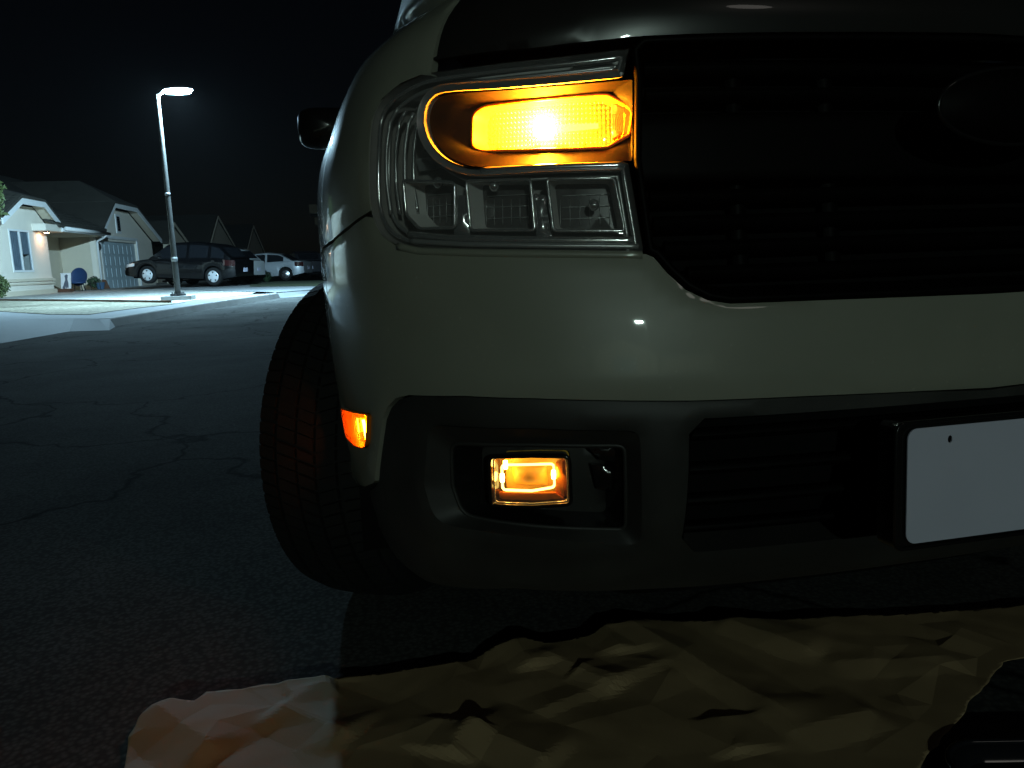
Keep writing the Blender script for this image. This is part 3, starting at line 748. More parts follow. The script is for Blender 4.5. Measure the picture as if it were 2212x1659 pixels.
def PU(u):
    a = abs(u); i = min(max(bisect.bisect(_ul, a)-1, 0), len(_pl)-2)
    t = (a-_ul[i])/(_ul[i+1]-_ul[i]); p = _pl[i]; q = _pl[i+1]
    x, y = p[0]+(q[0]-p[0])*t, p[1]+(q[1]-p[1])*t
    return (x, y) if u >= 0 else (-x, y)
def NU(u):
    e = .02; a = abs(u); p = PU(max(a-e, 0)) if a > e else (-PU(e-a)[0], PU(e-a)[1]); q = PU(min(a+e, UMAX))
    tx, ty = q[0]-p[0], q[1]-p[1]; l = hypot(tx, ty); nx, ny = -ty/l, tx/l   # outward
    return (nx, -abs(ny)*1.0 if False else ny) if False else ((nx, ny) if u >= 0 else (-nx, ny))
_n = NU(.1); _sg = 1 if _n[1] < 0 else -1
O_F = [(.18, .20), (.25, .13), (.32, .075), (.38, .035), (.45, .010), (.52, 0), (.60, 0), (.68, .010), (.76, .028), (.90, .046), (1.0, .060), (1.05, .064), (1.09, .076), (1.12, .10), (1.14, .14), (1.16, .22)]
O_S = [(.18, .10), (.27, .05), (.36, .020), (.42, .011), (.50, .005), (.60, .0), (.70, 0), (.80, 0), (.90, .005), (.98, .024), (1.03, .042), (1.07, .066), (1.10, .098), (1.12, .124), (1.14, .16), (1.16, .24)]
O_R = [(.94, 0), (1.0, .022), (1.05, .07), (1.10, .12), (1.14, .16)]
def sm(a, b, x):
    t = min(1, max(0, (x-a)/(b-a))); return t*t*(3-2*t)
def skin(u, z, off=0.):
    p = PU(u); n = NU(u); w = sm(.45, 1.0, abs(u))
    o = (sinterp(O_F, z)*(1-w)+sinterp(O_S, z)*w)+interp(O_R, z)*sm(1.05, 1.45, abs(u))-off
    return Vector((p[0]-_sg*n[0]*o, p[1]-_sg*n[1]*o, z))
# coarse table for solving
_tab = []
for i in range(0, 150):
    u = -.06+i*.0125
    for j in range(0, 50):
        z = .2+j*.02
        x, y = proj(skin(u, z)); _tab.append((x, y, u, z))
def uv(px, py, off=0.):
    if px == 'uv': return None
    b = min(_tab, key=lambda t: (t[0]-px)**2+(t[1]-py)**2+(0 if t[2] < 1.25 else 1e4)); u, z = b[2], b[3]
    for _ in range(25):
        x, y = proj(skin(u, z, off)); ex, ey = px-x, py-y
        if abs(ex)+abs(ey) < .05: break
        h = 1e-4
        xu, yu = proj(skin(u+h, z, off)); xz, yz = proj(skin(u, z+h, off))
        a, b_, c, d = (xu-x)/h, (xz-x)/h, (yu-y)/h, (yz-y)/h; det = a*d-b_*c
        if abs(det) < 8e4: # grazing: adjust z only
            z += max(-.01, min(.01, ey/d)); 
            if abs(ey) < .3: break
            continue
        du = (ex*d-b_*ey)/det; dz = (a*ey-c*ex)/det
        u += max(-.03, min(.03, du)); z += max(-.03, min(.03, dz))
    return (u, z)
def fillet(poly, closed=True):
    """px polygon, points may carry a third value = corner radius (px)"""
    n = len(poly); out = []
    for i, p in enumerate(poly):
        r = p[2] if len(p) > 2 and p[0] != 'uv' else 0
        if not r: out.append(p); continue
        a, c = poly[i-1], poly[(i+1) % n]
        va = Vector((a[0]-p[0], a[1]-p[1])); vc = Vector((c[0]-p[0], c[1]-p[1])); la, lc = va.length, vc.length
        k = min(r, la*.5, lc*.5); P = Vector((p[0], p[1])); A = P+va/la*k; Cc = P+vc/lc*k
        for j in range(7):
            t = j/6; q = A*(1-t)**2+P*2*t*(1-t)+Cc*t*t; out.append((q.x, q.y))
    return out
def UV(poly, off=0.):
    return [((p[1], p[2]) if p[0] == 'uv' else uv(p[0], p[1], off)) for p in fillet(poly)]
def dens(loop, g, closed=True):
    out = []; n = len(loop)
    for i in range(n if closed else n-1):
        a, b = loop[i], loop[(i+1) % n]; k = max(1, int(math.ceil(hypot(b[0]-a[0], b[1]-a[1])/g)))
        out += [(a[0]+(b[0]-a[0])*j/k, a[1]+(b[1]-a[1])*j/k) for j in range(k)]
    if not closed: out.append(loop[-1])
    return out
def inside(p, loop):
    x, y = p; c = False; n = len(loop); j = n-1
    for i in range(n):
        xi, yi = loop[i]; xj, yj = loop[j]
        if (yi > y) != (yj > y) and x < (xj-xi)*(y-yi)/(yj-yi)+xi: c = not c
        j = i
    return c
def mir(half):
    """half outline that starts and ends on u = 0, completed to the other side"""
    return list(half)+[(-u, z) for u, z in reversed(half) if abs(u) > 1e-6]
def fill(loop, holes, g):
    loops = [loop]+holes; pts = []; edges = []
    for l in loops:
        k = len(pts); pts += [Vector(p) for p in l]; edges += [(k+i, k+(i+1) % len(l)) for i in range(len(l))]
    us = [p[0] for p in loop]; zs = [p[1] for p in loop]; nb = len(pts)
    bl = [p for l in loops for p in l]
    cell = {}
    for p in bl: cell.setdefault((int(p[0]//g), int(p[1]//g)), []).append(p)
    i0, i1 = int(min(us)//g), int(max(us)//g)+1; j0, j1 = int(min(zs)//g), int(max(zs)//g)+1
    for i in range(i0, i1):
        for j in range(j0, j1):
            p = ((i+.5)*g, (j+.5)*g)
            if not inside(p, loop) or any(inside(p, h) for h in holes): continue
            near = any(hypot(p[0]-q[0], p[1]-q[1]) < g*.55 for a in (-1, 0, 1) for b in (-1, 0, 1) for q in cell.get((i+a, j+b), ()))
            if not near: pts.append(Vector(p))
    V, E_, F_, oi, _, _ = delaunay_2d_cdt(pts, edges, [], 0, 1e-7)
    F2 = []
    for f in F_:
        c = sum((V[i] for i in f), Vector((0, 0)))/len(f); c = (c.x, c.y)
        if inside(c, loop) and not any(inside(c, h) for h in holes): F2.append(tuple(f))
    bnd = set()
    for k, o in enumerate(oi):
        if any(x < nb for x in o): bnd.add(k)
    return V, F2, bnd
SM = []
def panel(name, loop, m, parent, holes=(), off=0., thick=.012, g=.014, rnd=.002, surf=None, rim=True):
    """curved body panel: outline (u,z) laid on the skin, rounded edge, real thickness"""
    S = surf or skin
    loop = dens(loop, g); holes = [dens(h, g) for h in holes]
    V, F_, bnd = fill(loop, holes, g)
    vs = [S(v.x, v.y, off-(rnd if i in bnd else 0)) for i, v in enumerate(V)]
    fs = []
    for f in F_:
        # outward orientation
        a, b, c = (vs[i] for i in f[:3]); nn = (b-a).cross(c-a); n2 = NU(V[f[0]].x)
        fs.append(f if (nn.x*n2[0]+nn.y*n2[1])*_sg >= 0 else tuple(reversed(f)))
    sm_n = len(fs)
    if rim and thick:
        for l in [loop]+holes:
            k = len(vs); n = len(l)
            vs += [S(u, z, off-rnd) for u, z in l]+[S(u, z, off-thick) for u, z in l]
            fs += [(k+i, k+(i+1) % n, k+n+(i+1) % n, k+n+i) for i in range(n)]
    o = obj(name, vs, fs, m, parent)
    o.data.polygons.foreach_set('use_smooth', [i < sm_n for i in range(len(fs))])
    return o
def resample(loop, n):
    L = [0.]; m = len(loop)
    for i in range(m): a, b = loop[i], loop[(i+1) % m]; L.append(L[-1]+hypot(b[0]-a[0], b[1]-a[1]))
    out = []; j = 0
    for k in range(n):
        s = L[-1]*k/n
        while L[j+1] < s: j += 1
        t = (s-L[j])/max(1e-9, L[j+1]-L[j]); a, b = loop[j], loop[(j+1) % m]; out.append((a[0]+(b[0]-a[0])*t, a[1]+(b[1]-a[1])*t))
    return out
def wallring(name, A, offA, B, offB, m, parent, n=96, steps=1, smooth=True):
    A, B = resample(A, n), resample(B, n); vs = []; fs = []
    for s in range(steps+1):
        t = s/steps
        vs += [skin(a[0]+(b[0]-a[0])*t, a[1]+(b[1]-a[1])*t, offA+(offB-offA)*t) for a, b in zip(A, B)]
    for s in range(steps):
        fs += [(s*n+i, s*n+(i+1) % n, (s+1)*n+(i+1) % n, (s+1)*n+i) for i in range(n)]
    return obj(name, vs, fs, m, parent, smooth)
def bead(name, path, off, r, m, parent, closed=False, n=6, g=.01):
    p = dens(path, g, closed); mb = MB(); mb.tube([skin(u, z, off) for u, z in p], r, n, closed); return mb.build(name, m, parent, True)
def shrink(loop, k, cu=None, cz=None):
    cu = sum(p[0] for p in loop)/len(loop) if cu is None else cu; cz = sum(p[1] for p in loop)/len(loop) if cz is None else cz
    return [(cu+(u-cu)*k, cz+(z-cz)*k) for u, z in loop]
def inset(loop, d):
    """move a (u,z) loop inwards by d"""
    n = len(loop); ar = sum(loop[i][0]*loop[(i+1) % n][1]-loop[(i+1) % n][0]*loop[i][1] for i in range(n)); sg = 1 if ar > 0 else -1
    out = []
    for i in range(n):
        a, b, c = loop[i-1], loop[i], loop[(i+1) % n]
        e1 = Vector((b[0]-a[0], b[1]-a[1])); e2 = Vector((c[0]-b[0], c[1]-b[1]))
        if e1.length < 1e-9: e1 = e2
        if e2.length < 1e-9: e2 = e1
        e1.normalize(); e2.normalize(); n1 = Vector((-e1.y, e1.x))*sg; n2 = Vector((-e2.y, e2.x))*sg; m = n1+n2
        if m.length < 1e-6: m = n1
        m.normalize(); k = d/max(.45, m.dot(n1)); out.append((b[0]+m.x*k, b[1]+m.y*k))
    return out

T = thing('pickup_truck', 'grey pickup truck close up, its amber turn signal and fog lamp lit', 'pickup truck', (0, 2.2, 0))
def u_at_y(y):
    for u, p in zip(_ul, _pl):
        if p[1] >= y: return u
    return UMAX
U_HOOD = .80
# --- outlines taken from the photograph, laid onto the body surface
def smooth_px(P, n=4):
    out = []
    for i in range(len(P)-1):
        p0 = P[max(i-1, 0)]; p1, p2 = P[i], P[i+1]; p3 = P[min(i+2, len(P)-1)]
        for k in range(n):
            t = k/n; out.append(tuple(.5*(2*b+(c-a)*t+(2*a-5*b+4*c-d)*t*t+(3*b-a-3*c+d)*t**3) for a, b, c, d in zip(p0, p1, p2, p3)))
    return out+[P[-1]]
HL_OUT = UV(smooth_px([(1361, 103), (1230, 119), (1100, 133), (985, 148), (915, 160), (862, 183), (822, 217), (802, 262), (796, 330), (796, 415), (803, 468), (822, 506), (852, 527), (900, 537), (1050, 541), (1250, 544), (1392, 546)]))
HL_IN = UV(smooth_px([(1358, 349), (1180, 354), (1040, 362), (995, 357), (955, 338), (927, 306), (914, 268), (917, 232), (934, 207), (965, 197), (1060, 191), (1200, 180), (1346, 166)]))
zc = lambda px, py: uv(px, py)[1]
# paint bumper
zt0 = zc(2150, 634.5); zb0 = zc(2150, 837.5)
arch = lambda z: .90-sqrt(max(.0, .445**2-(z-.36)**2)) if z < .79 else .9
side_edge = [(u_at_y(.66), .735), (u_at_y(.63), .70), (u_at_y(.585), .64), (u_at_y(.55), .58), (u_at_y(.52), .52), (u_at_y(.495), .46), (u_at_y(.48), .42)]
tip = UV([(742, 1010), (764, 1038), (784, 1052), (799, 1046)])
seam_lo = [uv(786, 468), uv(748, 497), uv(715, 525)]
seam_lo.append((u_at_y(.66), seam_lo[-1][1]-.015))
bump_half = [(0, zt0)] + UV([(2000, 640.5), (1800, 648), (1580, 656.5), (1530, 649), (1482, 626), (1443, 591), (1413, 556), (1396, 549)]) \
    + UV([(1250, 547), (1050, 544.5), (900, 540.5), (850, 530.5), (820, 508.5), (800.5, 470)]) + seam_lo + side_edge + tip \
    + UV([(806, 1040), (815, 960), (823, 905), (833, 880), (851, 861), (880, 854), (1000, 856), (1150, 861), (1290, 865), (1500, 866), (1750, 856), (2000, 845)]) + [(0, zb0)]
MK = UV([(741, 882, 4), (798, 896, 4), (795, 958, 6), (788, 968, 4), (770, 962), (752, 944)])
panel('bumper', mir(bump_half), 'paint', T, holes=[inset(MK, -.001), [(-u, z) for u, z in inset(MK, -.001)]], thick=.02, g=.016, rnd=.003)
panel('side_reflex', [(-u, z) for u, z in MK], 'amber_frame', T, thick=.01, g=.01)
# fender (right side of the truck, left in the picture), with the arch cut out
def fender_loop():
    f = [(seam_lo[0][0], seam_lo[0][1]+.004), (seam_lo[1][0], seam_lo[1][1]+.005), (seam_lo[2][0], seam_lo[2][1]+.005), (seam_lo[3][0]+.002, seam_lo[3][1]+.006)]
    f += [(u_at_y(.70), .775), (u_at_y(.78), .80), (u_at_y(.90), .81), (u_at_y(1.05), .795), (u_at_y(1.2), .70), (u_at_y(1.29), .56), (u_at_y(1.34), .36), (u_at_y(1.40), .30), (u_at_y(1.62), .30), (u_at_y(1.62), 1.14)]
    f += [(U_HOOD+.005, 1.14)]
    f += [(U_HOOD+.004, uv(907, 136)[1]-.02), uv(906, 161)]
    f += [(u, z) for u, z in UV([(862, 179), (820, 214), (799, 260), (793, 330), (793, 415), (797, 455)])]
    return f
panel('fender', fender_loop(), 'paint', T, thick=.015, g=.018, rnd=.0025)
panel('fender', [(-u, z) for u, z in fender_loop()], 'paint', T, thick=.015, g=.018, rnd=.0025)
# hood: upright lip on the skin, then the top
zh = [uv(910, 133)[1], uv(1150, 102)[1], uv(1389, 76)[1]]
uh = [uv(910, 133)[0], uv(1150, 102)[0], uv(1389, 76)[0]]
U_HOOD2 = U_HOOD-.002
hood_half = [(0, 1.14), (0, zh[2]+.008), (uh[2], zh[2]), (uh[1], zh[1]), (uh[0], zh[0]), (U_HOOD2, zh[0]+.004), (U_HOOD2, 1.14)]
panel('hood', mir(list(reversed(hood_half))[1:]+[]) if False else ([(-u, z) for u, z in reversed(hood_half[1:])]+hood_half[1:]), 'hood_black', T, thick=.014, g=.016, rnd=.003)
def top_loft(name, u0, u1, n):
    def fn(a, b):
        u = u0+(u1-u0)*a; A = skin(u, 1.14); k = max(-1, min(1, u/U_HOOD))
        ys = max(1.25, 0); B = Vector((-.74*k if abs(u) < U_HOOD else (-.74 if u > 0 else .74), 1.28 if abs(u) < U_HOOD else max(A.y+.1, .34), 1.17))
        if abs(u) < U_HOOD: B = Vector((-.74*k, 1.28, 1.245-.05*k*k))
        else: B = Vector((math.copysign(.74, -u), A.y+.12*(1-sm(.3, 1.2, A.y)), 1.17+.025*sm(.3, 1.3, A.y)))
        p = A.lerp(B, b); e = 1-(1-b)**2.6; p.z = A.z+(B.z-A.z)*e
        return p
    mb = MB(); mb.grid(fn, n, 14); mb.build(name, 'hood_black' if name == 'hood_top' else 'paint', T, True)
top_loft('hood_top', -U_HOOD2, U_HOOD2, 60)
top_loft('fender_top', U_HOOD+.005, u_at_y(1.62), 40); top_loft('fender_top', -U_HOOD-.005, -u_at_y(1.62), 40)

# --- headlight
def headlight():
    h = obj('headlight', *[[], []], 'dark_housing', T) if False else None
    lens_loop = HL_OUT+HL_IN
    inn = inset(lens_loop, .004)
    # housing: dark bowl behind the lens
    hs = wallring('headlight', lens_loop, -.002, inset(lens_loop, .003), -.062, 'dark_housing', T, 200)
    back = panel('reflector_back', inset(lens_loop, .002), 'dark_housing', hs, off=-.062, thick=0, g=.02, rnd=0)
    panel('lens', inset(lens_loop, .0015), 'lens_clear', hs, off=.001, thick=.004, g=.012, rnd=.003)
    # bright inner border, two nested contours
    bead('outer_bezel', inset(lens_loop, .008), -.012, .0032, 'chrome', hs, True)
    bead('inner_bezel', inset(lens_loop, .016), -.024, .0028, 'satin_chrome', hs, True)
    # upper arm: light grey stepped reflector
    UA = lambda y: UV(y)
    pu = UV([(1345, 116), (1200, 132), (1020, 152), (930, 170), (960, 196), (1100, 187), (1250, 174), (1338, 163)])
    panel('upper_reflector', pu, 'silver_trim', hs, off=-.034, thick=.02, g=.014)
    for k, (ya, yb) in enumerate(((124, 160), (133, 169), (142, 178))):
        bead('reflector_step', UV([(1335, ya+8), (1180, ya+24), (1000, ya+44-k*3)]), -.030, .0022, 'chrome', hs)
    pl_ = UV([(1348, 150), (1344, 165), (1180, 181), (1040, 191), (1040, 182), (1180, 168)])
    panel('lower_lip', pl_, 'silver_trim', hs, off=-.012, thick=.02, g=.012)
    # toothed light strip
    for k in range(22):
        t = k/21; u, z = uv(1238+92*t, 132-14*t); mb = MB(); c = skin(u, z, -.020); mb.lathe([(0, -.0045), (.0016, -.004), (.002, 0), (.0012, .004), (0, .0045)], 8, 'z', c); mb.build('strip_tooth', 'chrome', hs, True)
    # outer curve: stepped vertical ribs
    for k in range(4):
        x = 812+k*13
        bead('side_rib', UV([(x+26-k*3, 230+k*4), (x+8, 262), (x, 320), (x+1, 400), (x+10, 462)]), -.018-.006*k, .003, 'chrome' if k % 2 else 'satin_chrome', hs)
    panel('side_reflector', UV([(868, 232), (905, 222), (898, 300), (866, 320)]), 'silver_trim', hs, off=-.04, thick=.015, g=.012)
    panel('side_reflector', UV([(842, 338), (900, 330), (925, 352), (850, 366)]), 'satin_chrome', hs, off=-.045, thick=.012, g=.012)
    # lower arm: three chambers, each a chrome box with a dark projector glass
    ch = [[(852, 388), (968, 392), (968, 492), (888, 494), (858, 462)], [(994, 388), (1140, 385), (1150, 497), (1004, 497)], [(1178, 384), (1328, 382), (1352, 498), (1192, 498)]]
    for q in ch:
        a = UV([(x, y, 10) for x, y in q]); b = shrink(a, .88)
        w = wallring('chamber', a, -.018, b, -.052, 'silver_trim', hs, 72)
        panel('projector_glass', inset(b, -.002), 'projector_dark', w, off=-.0515, thick=0, g=.02, rnd=0)
        bead('chamber_rim', a, -.016, .0024, 'chrome', w, True)
        xs = sorted(p[0] for p in b); zs = sorted(p[1] for p in b)
        for k in range(3):
            z = zs[0]+(zs[-1]-zs[0])*(k+1)/4; bead('optic_line', [(xs[0]+.01, z), (xs[-1]-.01, z)], -.049, .0006, 'satin_chrome', w)
        for k in range(6):
            x = xs[0]+(xs[-1]-xs[0])*(k+.7)/6.2; bead('optic_line', [(x, zs[0]+.006), (x, zs[-1]-.02)], -.0495, .0004, 'satin_chrome', w)
    # posts between chambers
    for q in ([(968, 420), (992, 420), (1000, 508), (962, 508)], [(1146, 430), (1172, 428), (1188, 512), (1152, 514)]):
        panel('divider_post', UV([(x, y, 6) for x, y in q]), 'chrome', hs, off=-.014, thick=.03, g=.008, rnd=.006)
    bead('lower_sill', UV([(870, 506), (960, 514), (1100, 517), (1250, 519), (1372, 519)]), -.012, .005, 'chrome', hs)
    bead('lower_sill', UV([(880, 521), (1000, 528), (1200, 531), (1380, 532)]), -.006, .0035, 'satin_chrome', hs)
    panel('lower_reflector', UV([(880, 508), (1100, 519), (1350, 521), (1374, 530), (1000, 526)]), 'silver_trim', hs, off=-.022, thick=.01, g=.012)
    ci = HL_IN; ch2 = inset(lens_loop, .010)[len(HL_OUT):]
    a_ = dens(ci, .008, False); b_ = dens(ch2, .008, False); n_ = 120
    def rs(l):
        L = [0.]
        for p, q in zip(l, l[1:]): L.append(L[-1]+hypot(q[0]-p[0], q[1]-p[1]))
        return [(interp([(s, p[0]) for s, p in zip(L, l)], L[-1]*k/n_), interp([(s, p[1]) for s, p in zip(L, l)], L[-1]*k/n_)) for k in range(n_+1)]
    a_, b_ = rs(a_), rs(b_); mb = MB()
    mb.grid(lambda p, q: skin(a_[round(p*n_)][0]*(1-q)+b_[round(p*n_)][0]*q, a_[round(p*n_)][1]*(1-q)+b_[round(p*n_)][1]*q, -.014+.015*(.8*q+.2*sin(q*pi/2))), n_, 6)
    mb.build('bright_chamfer', 'satin_chrome', hs, True)
    bead('upper_sill', UV([(1348, 356), (1180, 361), (1035, 369)]), -.006, .0048, 'chrome', hs)
    panel('upper_trim', UV([(1352, 352), (1180, 357), (1030, 366), (1030, 372), (1180, 366), (1350, 364)]), 'silver_trim', hs, off=-.010, thick=.01, g=.012)
    for x, y in ((1052, 398), (920, 392), (1165, 430), (1283, 440), (1150, 428)):
        u, z = uv(x, y); mb = MB(); c = skin(u, z, -.026); mb.lathe([(0, -.008), (.004, -.007), (.0068, -.003), (.0072, .001), (.005, .006), (0, .008)], 12, 'z', c); mb.build('reflector_stud', 'chrome', hs, True)
    return hs
headlight()
bead('bumper_lip', UV([(1388, 552), (1250, 550), (1050, 547.5), (905, 543.5), (856, 533)]), -.004, .006, 'paint', T)
# --- panel inside the C, with the lit turn signal
mouth = UV(smooth_px([(1368, 168), (1200, 183), (1060, 194), (968, 200), (938, 210), (921, 234), (918, 267), (931, 304), (958, 335), (997, 353), (1040, 358), (1180, 350.5), (1368, 345)]))
SD = -.030
SIG = UV([(1020, 318, 16), (1021, 248, 22), (1046, 229, 14), (1292, 204, 6), (1312, 205), (1368, 233, 5), (1361, 291, 5), (1312, 319), (1250, 322), (1040, 328, 18)], SD)
_sr = list(reversed(SIG)); _k = min(range(len(_sr)), key=lambda i: (_sr[i][0]-uv(1312, 205)[0])**2+(_sr[i][1]-uv(1312, 205)[1])**2); _sr = _sr[_k:]+_sr[:_k]
mp_ = wallring('signal_surround', mouth, -.010, inset(_sr, -.0005), SD-.001, 'surround_black', T, 160, 6)
SIN = shrink(SIG, .93)
sg_ = wallring('turn_signal', SIG, SD, SIN, SD-.036, 'amber_frame', T, 96)
bead('signal_rim', SIG, SD, .0026, 'amber_frame', sg_, True)
# prism cells: an amber dome per cell on the back of the chamber
us = [p[0] for p in SIN]; zs = [p[1] for p in SIN]; cu, cz_ = (min(us)+max(us))/2, (min(zs)+max(zs))/2
mb = MB(); cw = .0068
nu_, nz_ = int((max(us)-min(us))/cw)+1, int((max(zs)-min(zs))/cw)+1
for i in range(nu_):
    for j in range(nz_):
        u0, z0 = min(us)+i*cw, min(zs)+j*cw
        if not inside((u0+cw/2, z0+cw/2), inset(SIG, -.003)): continue
        mb.grid(lambda a, b: skin(u0+cw*a, z0+cw*b, SD-.036+.0034*sin(pi*a)**.8*sin(pi*b)**.8), 4, 4)
pc = mb.build('prism_cells', 'amber_cell', sg_, True); pc['kind'] = 'stuff'
panel('signal_back', SIN, 'amber_frame', sg_, off=SD-.0375, thick=0, g=.02, rnd=0)
# the bulb: small glowing capsule, its filament bar pointing at the grille
ub, zb_ = uv(1176, 280, SD-.013); mb = MB()
mb.tube([skin(ub+.015, zb_, SD-.016), skin(ub+.009, zb_, SD-.015), skin(ub-.010, zb_, SD-.015), skin(ub-.015, zb_, SD-.016)], [.006, .0125, .0125, .006], 12); mb.build('bulb', 'bulb_amber', sg_, True)
mb = MB(); ub2, zb2 = uv(1275, 272, SD-.02); mb.tube([skin(ub-.014, zb_+.001, SD-.016), skin(ub2-.012, zb2, SD-.022)], [.0055, .0035], 8); mb.build('light_guide', 'marker_led', sg_, True)
panel('signal_tip', UV([(1322, 222), (1348, 236), (1346, 286), (1322, 300)], SD-.012), 'satin_chrome', sg_, off=SD-.012, thick=.015, g=.008)
for k in range(7):
    a = uv(1322+k*4, 246, SD-.01); b = uv(1322+k*4, 282, SD-.01); bead('tip_flute', [a, b], SD-.0105, .0008, 'chrome', sg_)
panel('signal_lens', inset(SIG, .0005), 'lens_amber', sg_, off=SD+.0025, thick=.004, g=.010, rnd=.002)

# --- grille
gl = [(0, zt0+.004)]+UV([(2000, 637), (1800, 644.5), (1580, 653), (1533, 645), (1487, 622), (1448, 587), (1418, 552), (1400, 545), (1372, 346), (1374, 168), (1366, 104), (1389, 80)])
gl += [(0, zh[2]+.004)]
gfull = [(-u, z) for u, z in reversed(gl[1:-1])]
gfull = gl+[(-u, z) for u, z in reversed(gl) if abs(u) > 1e-6]
gi = inset(gfull, .018)
G = wallring('grille', gfull, -.006, gi, -.05, 'grille_black', T, 240)
panel('grille_back', inset(gi, -.004), 'liner', G, off=-.075, thick=0, g=.03, rnd=0)
bead('grille_rim', inset(gfull, .004), -.004, .005, 'grille_black', G, True)
zg0, zg1 = min(z for u, z in gi), max(z for u, z in gi)
def grille_u(z):
    xs = []
    n = len(gi)
    for i in range(n):
        (a, za), (b, zb) = gi[i], gi[(i+1) % n]
        if (za-z)*(zb-z) < 0: xs.append(a+(b-a)*(z-za)/(zb-za))
    return max(xs) if xs else .3
for k in range(9):
    z = zg0+.02+(zg1-zg0-.04)*k/8; um = grille_u(z)-.004
    if .83 < z < .95: continue
    mb = MB()
    def fn(a, b):
        ang = 2*pi*b; return skin(um*(1-2*a), z+.010*sin(ang)+.004*cos(ang), -.050+.012*cos(ang))
    mb.grid(fn, 60, 10); mb.build('grille_slat', 'grille_black', G, True)
# broad centre bar with clamp ends, and the vertical supports
zcb0, zcb1 = .845, .935
mb = MB()
def fn(a, b):
    u = .495*(1-2*a); ang = 2*pi*b; h = (zcb1-zcb0)/2*(1 if abs(u) > .12 else 1.0); return skin(u, (zcb0+zcb1)/2+h*max(-1, min(1, 1.25*sin(ang))), -.042+.014*max(-1, min(1, 1.3*cos(ang))))
mb.grid(fn, 80, 24); mb.build('grille_bar', 'grille_black', G, True)
for u in (-.34, -.20, .20, .34):
    mb = MB(); mb.grid(lambda a, b: skin(u+.012*(2*a-1), zg0+.01+(zg1-zg0-.02)*b, -.056+.006*sin(pi*a)), 4, 20); mb.build('grille_support', 'grille_black', G, True)
# oval badge blank on the bar
mb = MB(); zb1 = .925
mb.grid(lambda a, b: Vector((.118*b*cos(2*pi*a), -.010-.014*(1-b**4), zb1+.047*b*sin(2*pi*a))), 40, 6); mb.build('badge', 'grille_black', G, True)
mb = MB(); mb.tube([Vector((.118*cos(2*pi*k/48), -.008, zb1+.047*sin(2*pi*k/48))) for k in range(48)], .0035, 8, True); mb.build('badge_ring', 'gloss_black', G, True)

# --- lower black fascia with fog lamp pocket and intake
FOG_O = UV([(918, 940, 30), (1383, 936, 28), (1390, 1178, 30), (1120, 1160), (925, 1130, 40)])
FOG_O = UV([(922, 920, 26), (1150, 928), (1384, 934, 26), (1386, 1180, 22), (1180, 1166), (1030, 1148), (936, 1132, 40), (912, 1050)])
FOG_I = shrink(UV([(975, 957, 22), (1150, 960), (1350, 962, 18), (1352, 1144, 18), (1180, 1138), (1060, 1124), (1000, 1112, 26), (978, 1050)], -.03), 1.0)
INT = UV([(1492, 902, 20), (1700, 893), ]) if False else None
zi1, zi0 = zc(1700, 896), zc(1700, 1178)
ui = uv(1490, 1000)[0]
intake = [(ui-.02, zi1), (ui, zi1-.02), (ui-.004, zi0+.03), (ui-.03, zi0)]
intake_full = [(-u, z) for u, z in reversed(intake)]+intake
intake_full = intake+[(-u, z) for u, z in reversed(intake)]
zbot = .240
fas_half = [(0, zb0-.004)]+UV([(2000, 848.5), (1750, 859.5), (1500, 869.5), (1290, 868.5), (1150, 864.5), (1000, 859.5), (882, 857.5), (854, 865), (837, 883), (827, 907), (819, 960), (810, 1042), (802, 1054), (790, 1064)])
fas_half += [(1.049, .337), (1.075, .268), (1.035, .238), (.935, .236), (.72, .258), (.55, .245), (.30, .240), (0, .240)]
holes = [FOG_O, [(-u, z) for u, z in FOG_O], intake_full]
LF = panel('lower_fascia', mir(fas_half), 'black_plastic', T, holes=holes, off=-.003, thick=.03, g=.016, rnd=.004)
wallring('fog_pocket', FOG_O, -.004, FOG_I, -.030, 'black_plastic', LF, 120, 3)
LAMP = UV([(1058, 986, 12), (1150, 984), (1230, 985, 14), (1234, 1088, 12), (1150, 1094), (1062, 1090, 10)], -.030)
wallring('fog_cup', FOG_I, -.030, shrink(FOG_I, .80), -.075, 'gloss_black', LF, 120, 2)
panel('fog_pocket_floor', shrink(FOG_I, .81), 'black_plastic', LF, holes=[inset(LAMP, .004)], off=-.0745, thick=0, g=.016, rnd=0)
bead('fog_pocket_rim', FOG_I, -.030, .0035, 'black_plastic', LF, True)
# facets in the pocket to the right of the lamp
for q, o_ in (([(1262, 982), (1345, 985), (1345, 1022), (1300, 1015)], -.05), ([(1275, 1030), (1348, 1040), (1350, 1100), (1290, 1085)], -.06)):
    panel('pocket_facet', UV(q), 'gloss_black', LF, off=o_, thick=.02, g=.01)
for s in (1, -1):
    lo = [(u*s, z) for u, z in FOG_O]
    if s < 0:
        wallring('fog_pocket', lo, -.004, [(-u, z) for u, z in FOG_I], -.030, 'black_plastic', LF, 120, 3)
        panel('fog_pocket_floor', [(-u, z) for u, z in FOG_I], 'black_plastic', LF, off=-.031, thick=0, g=.02, rnd=0)
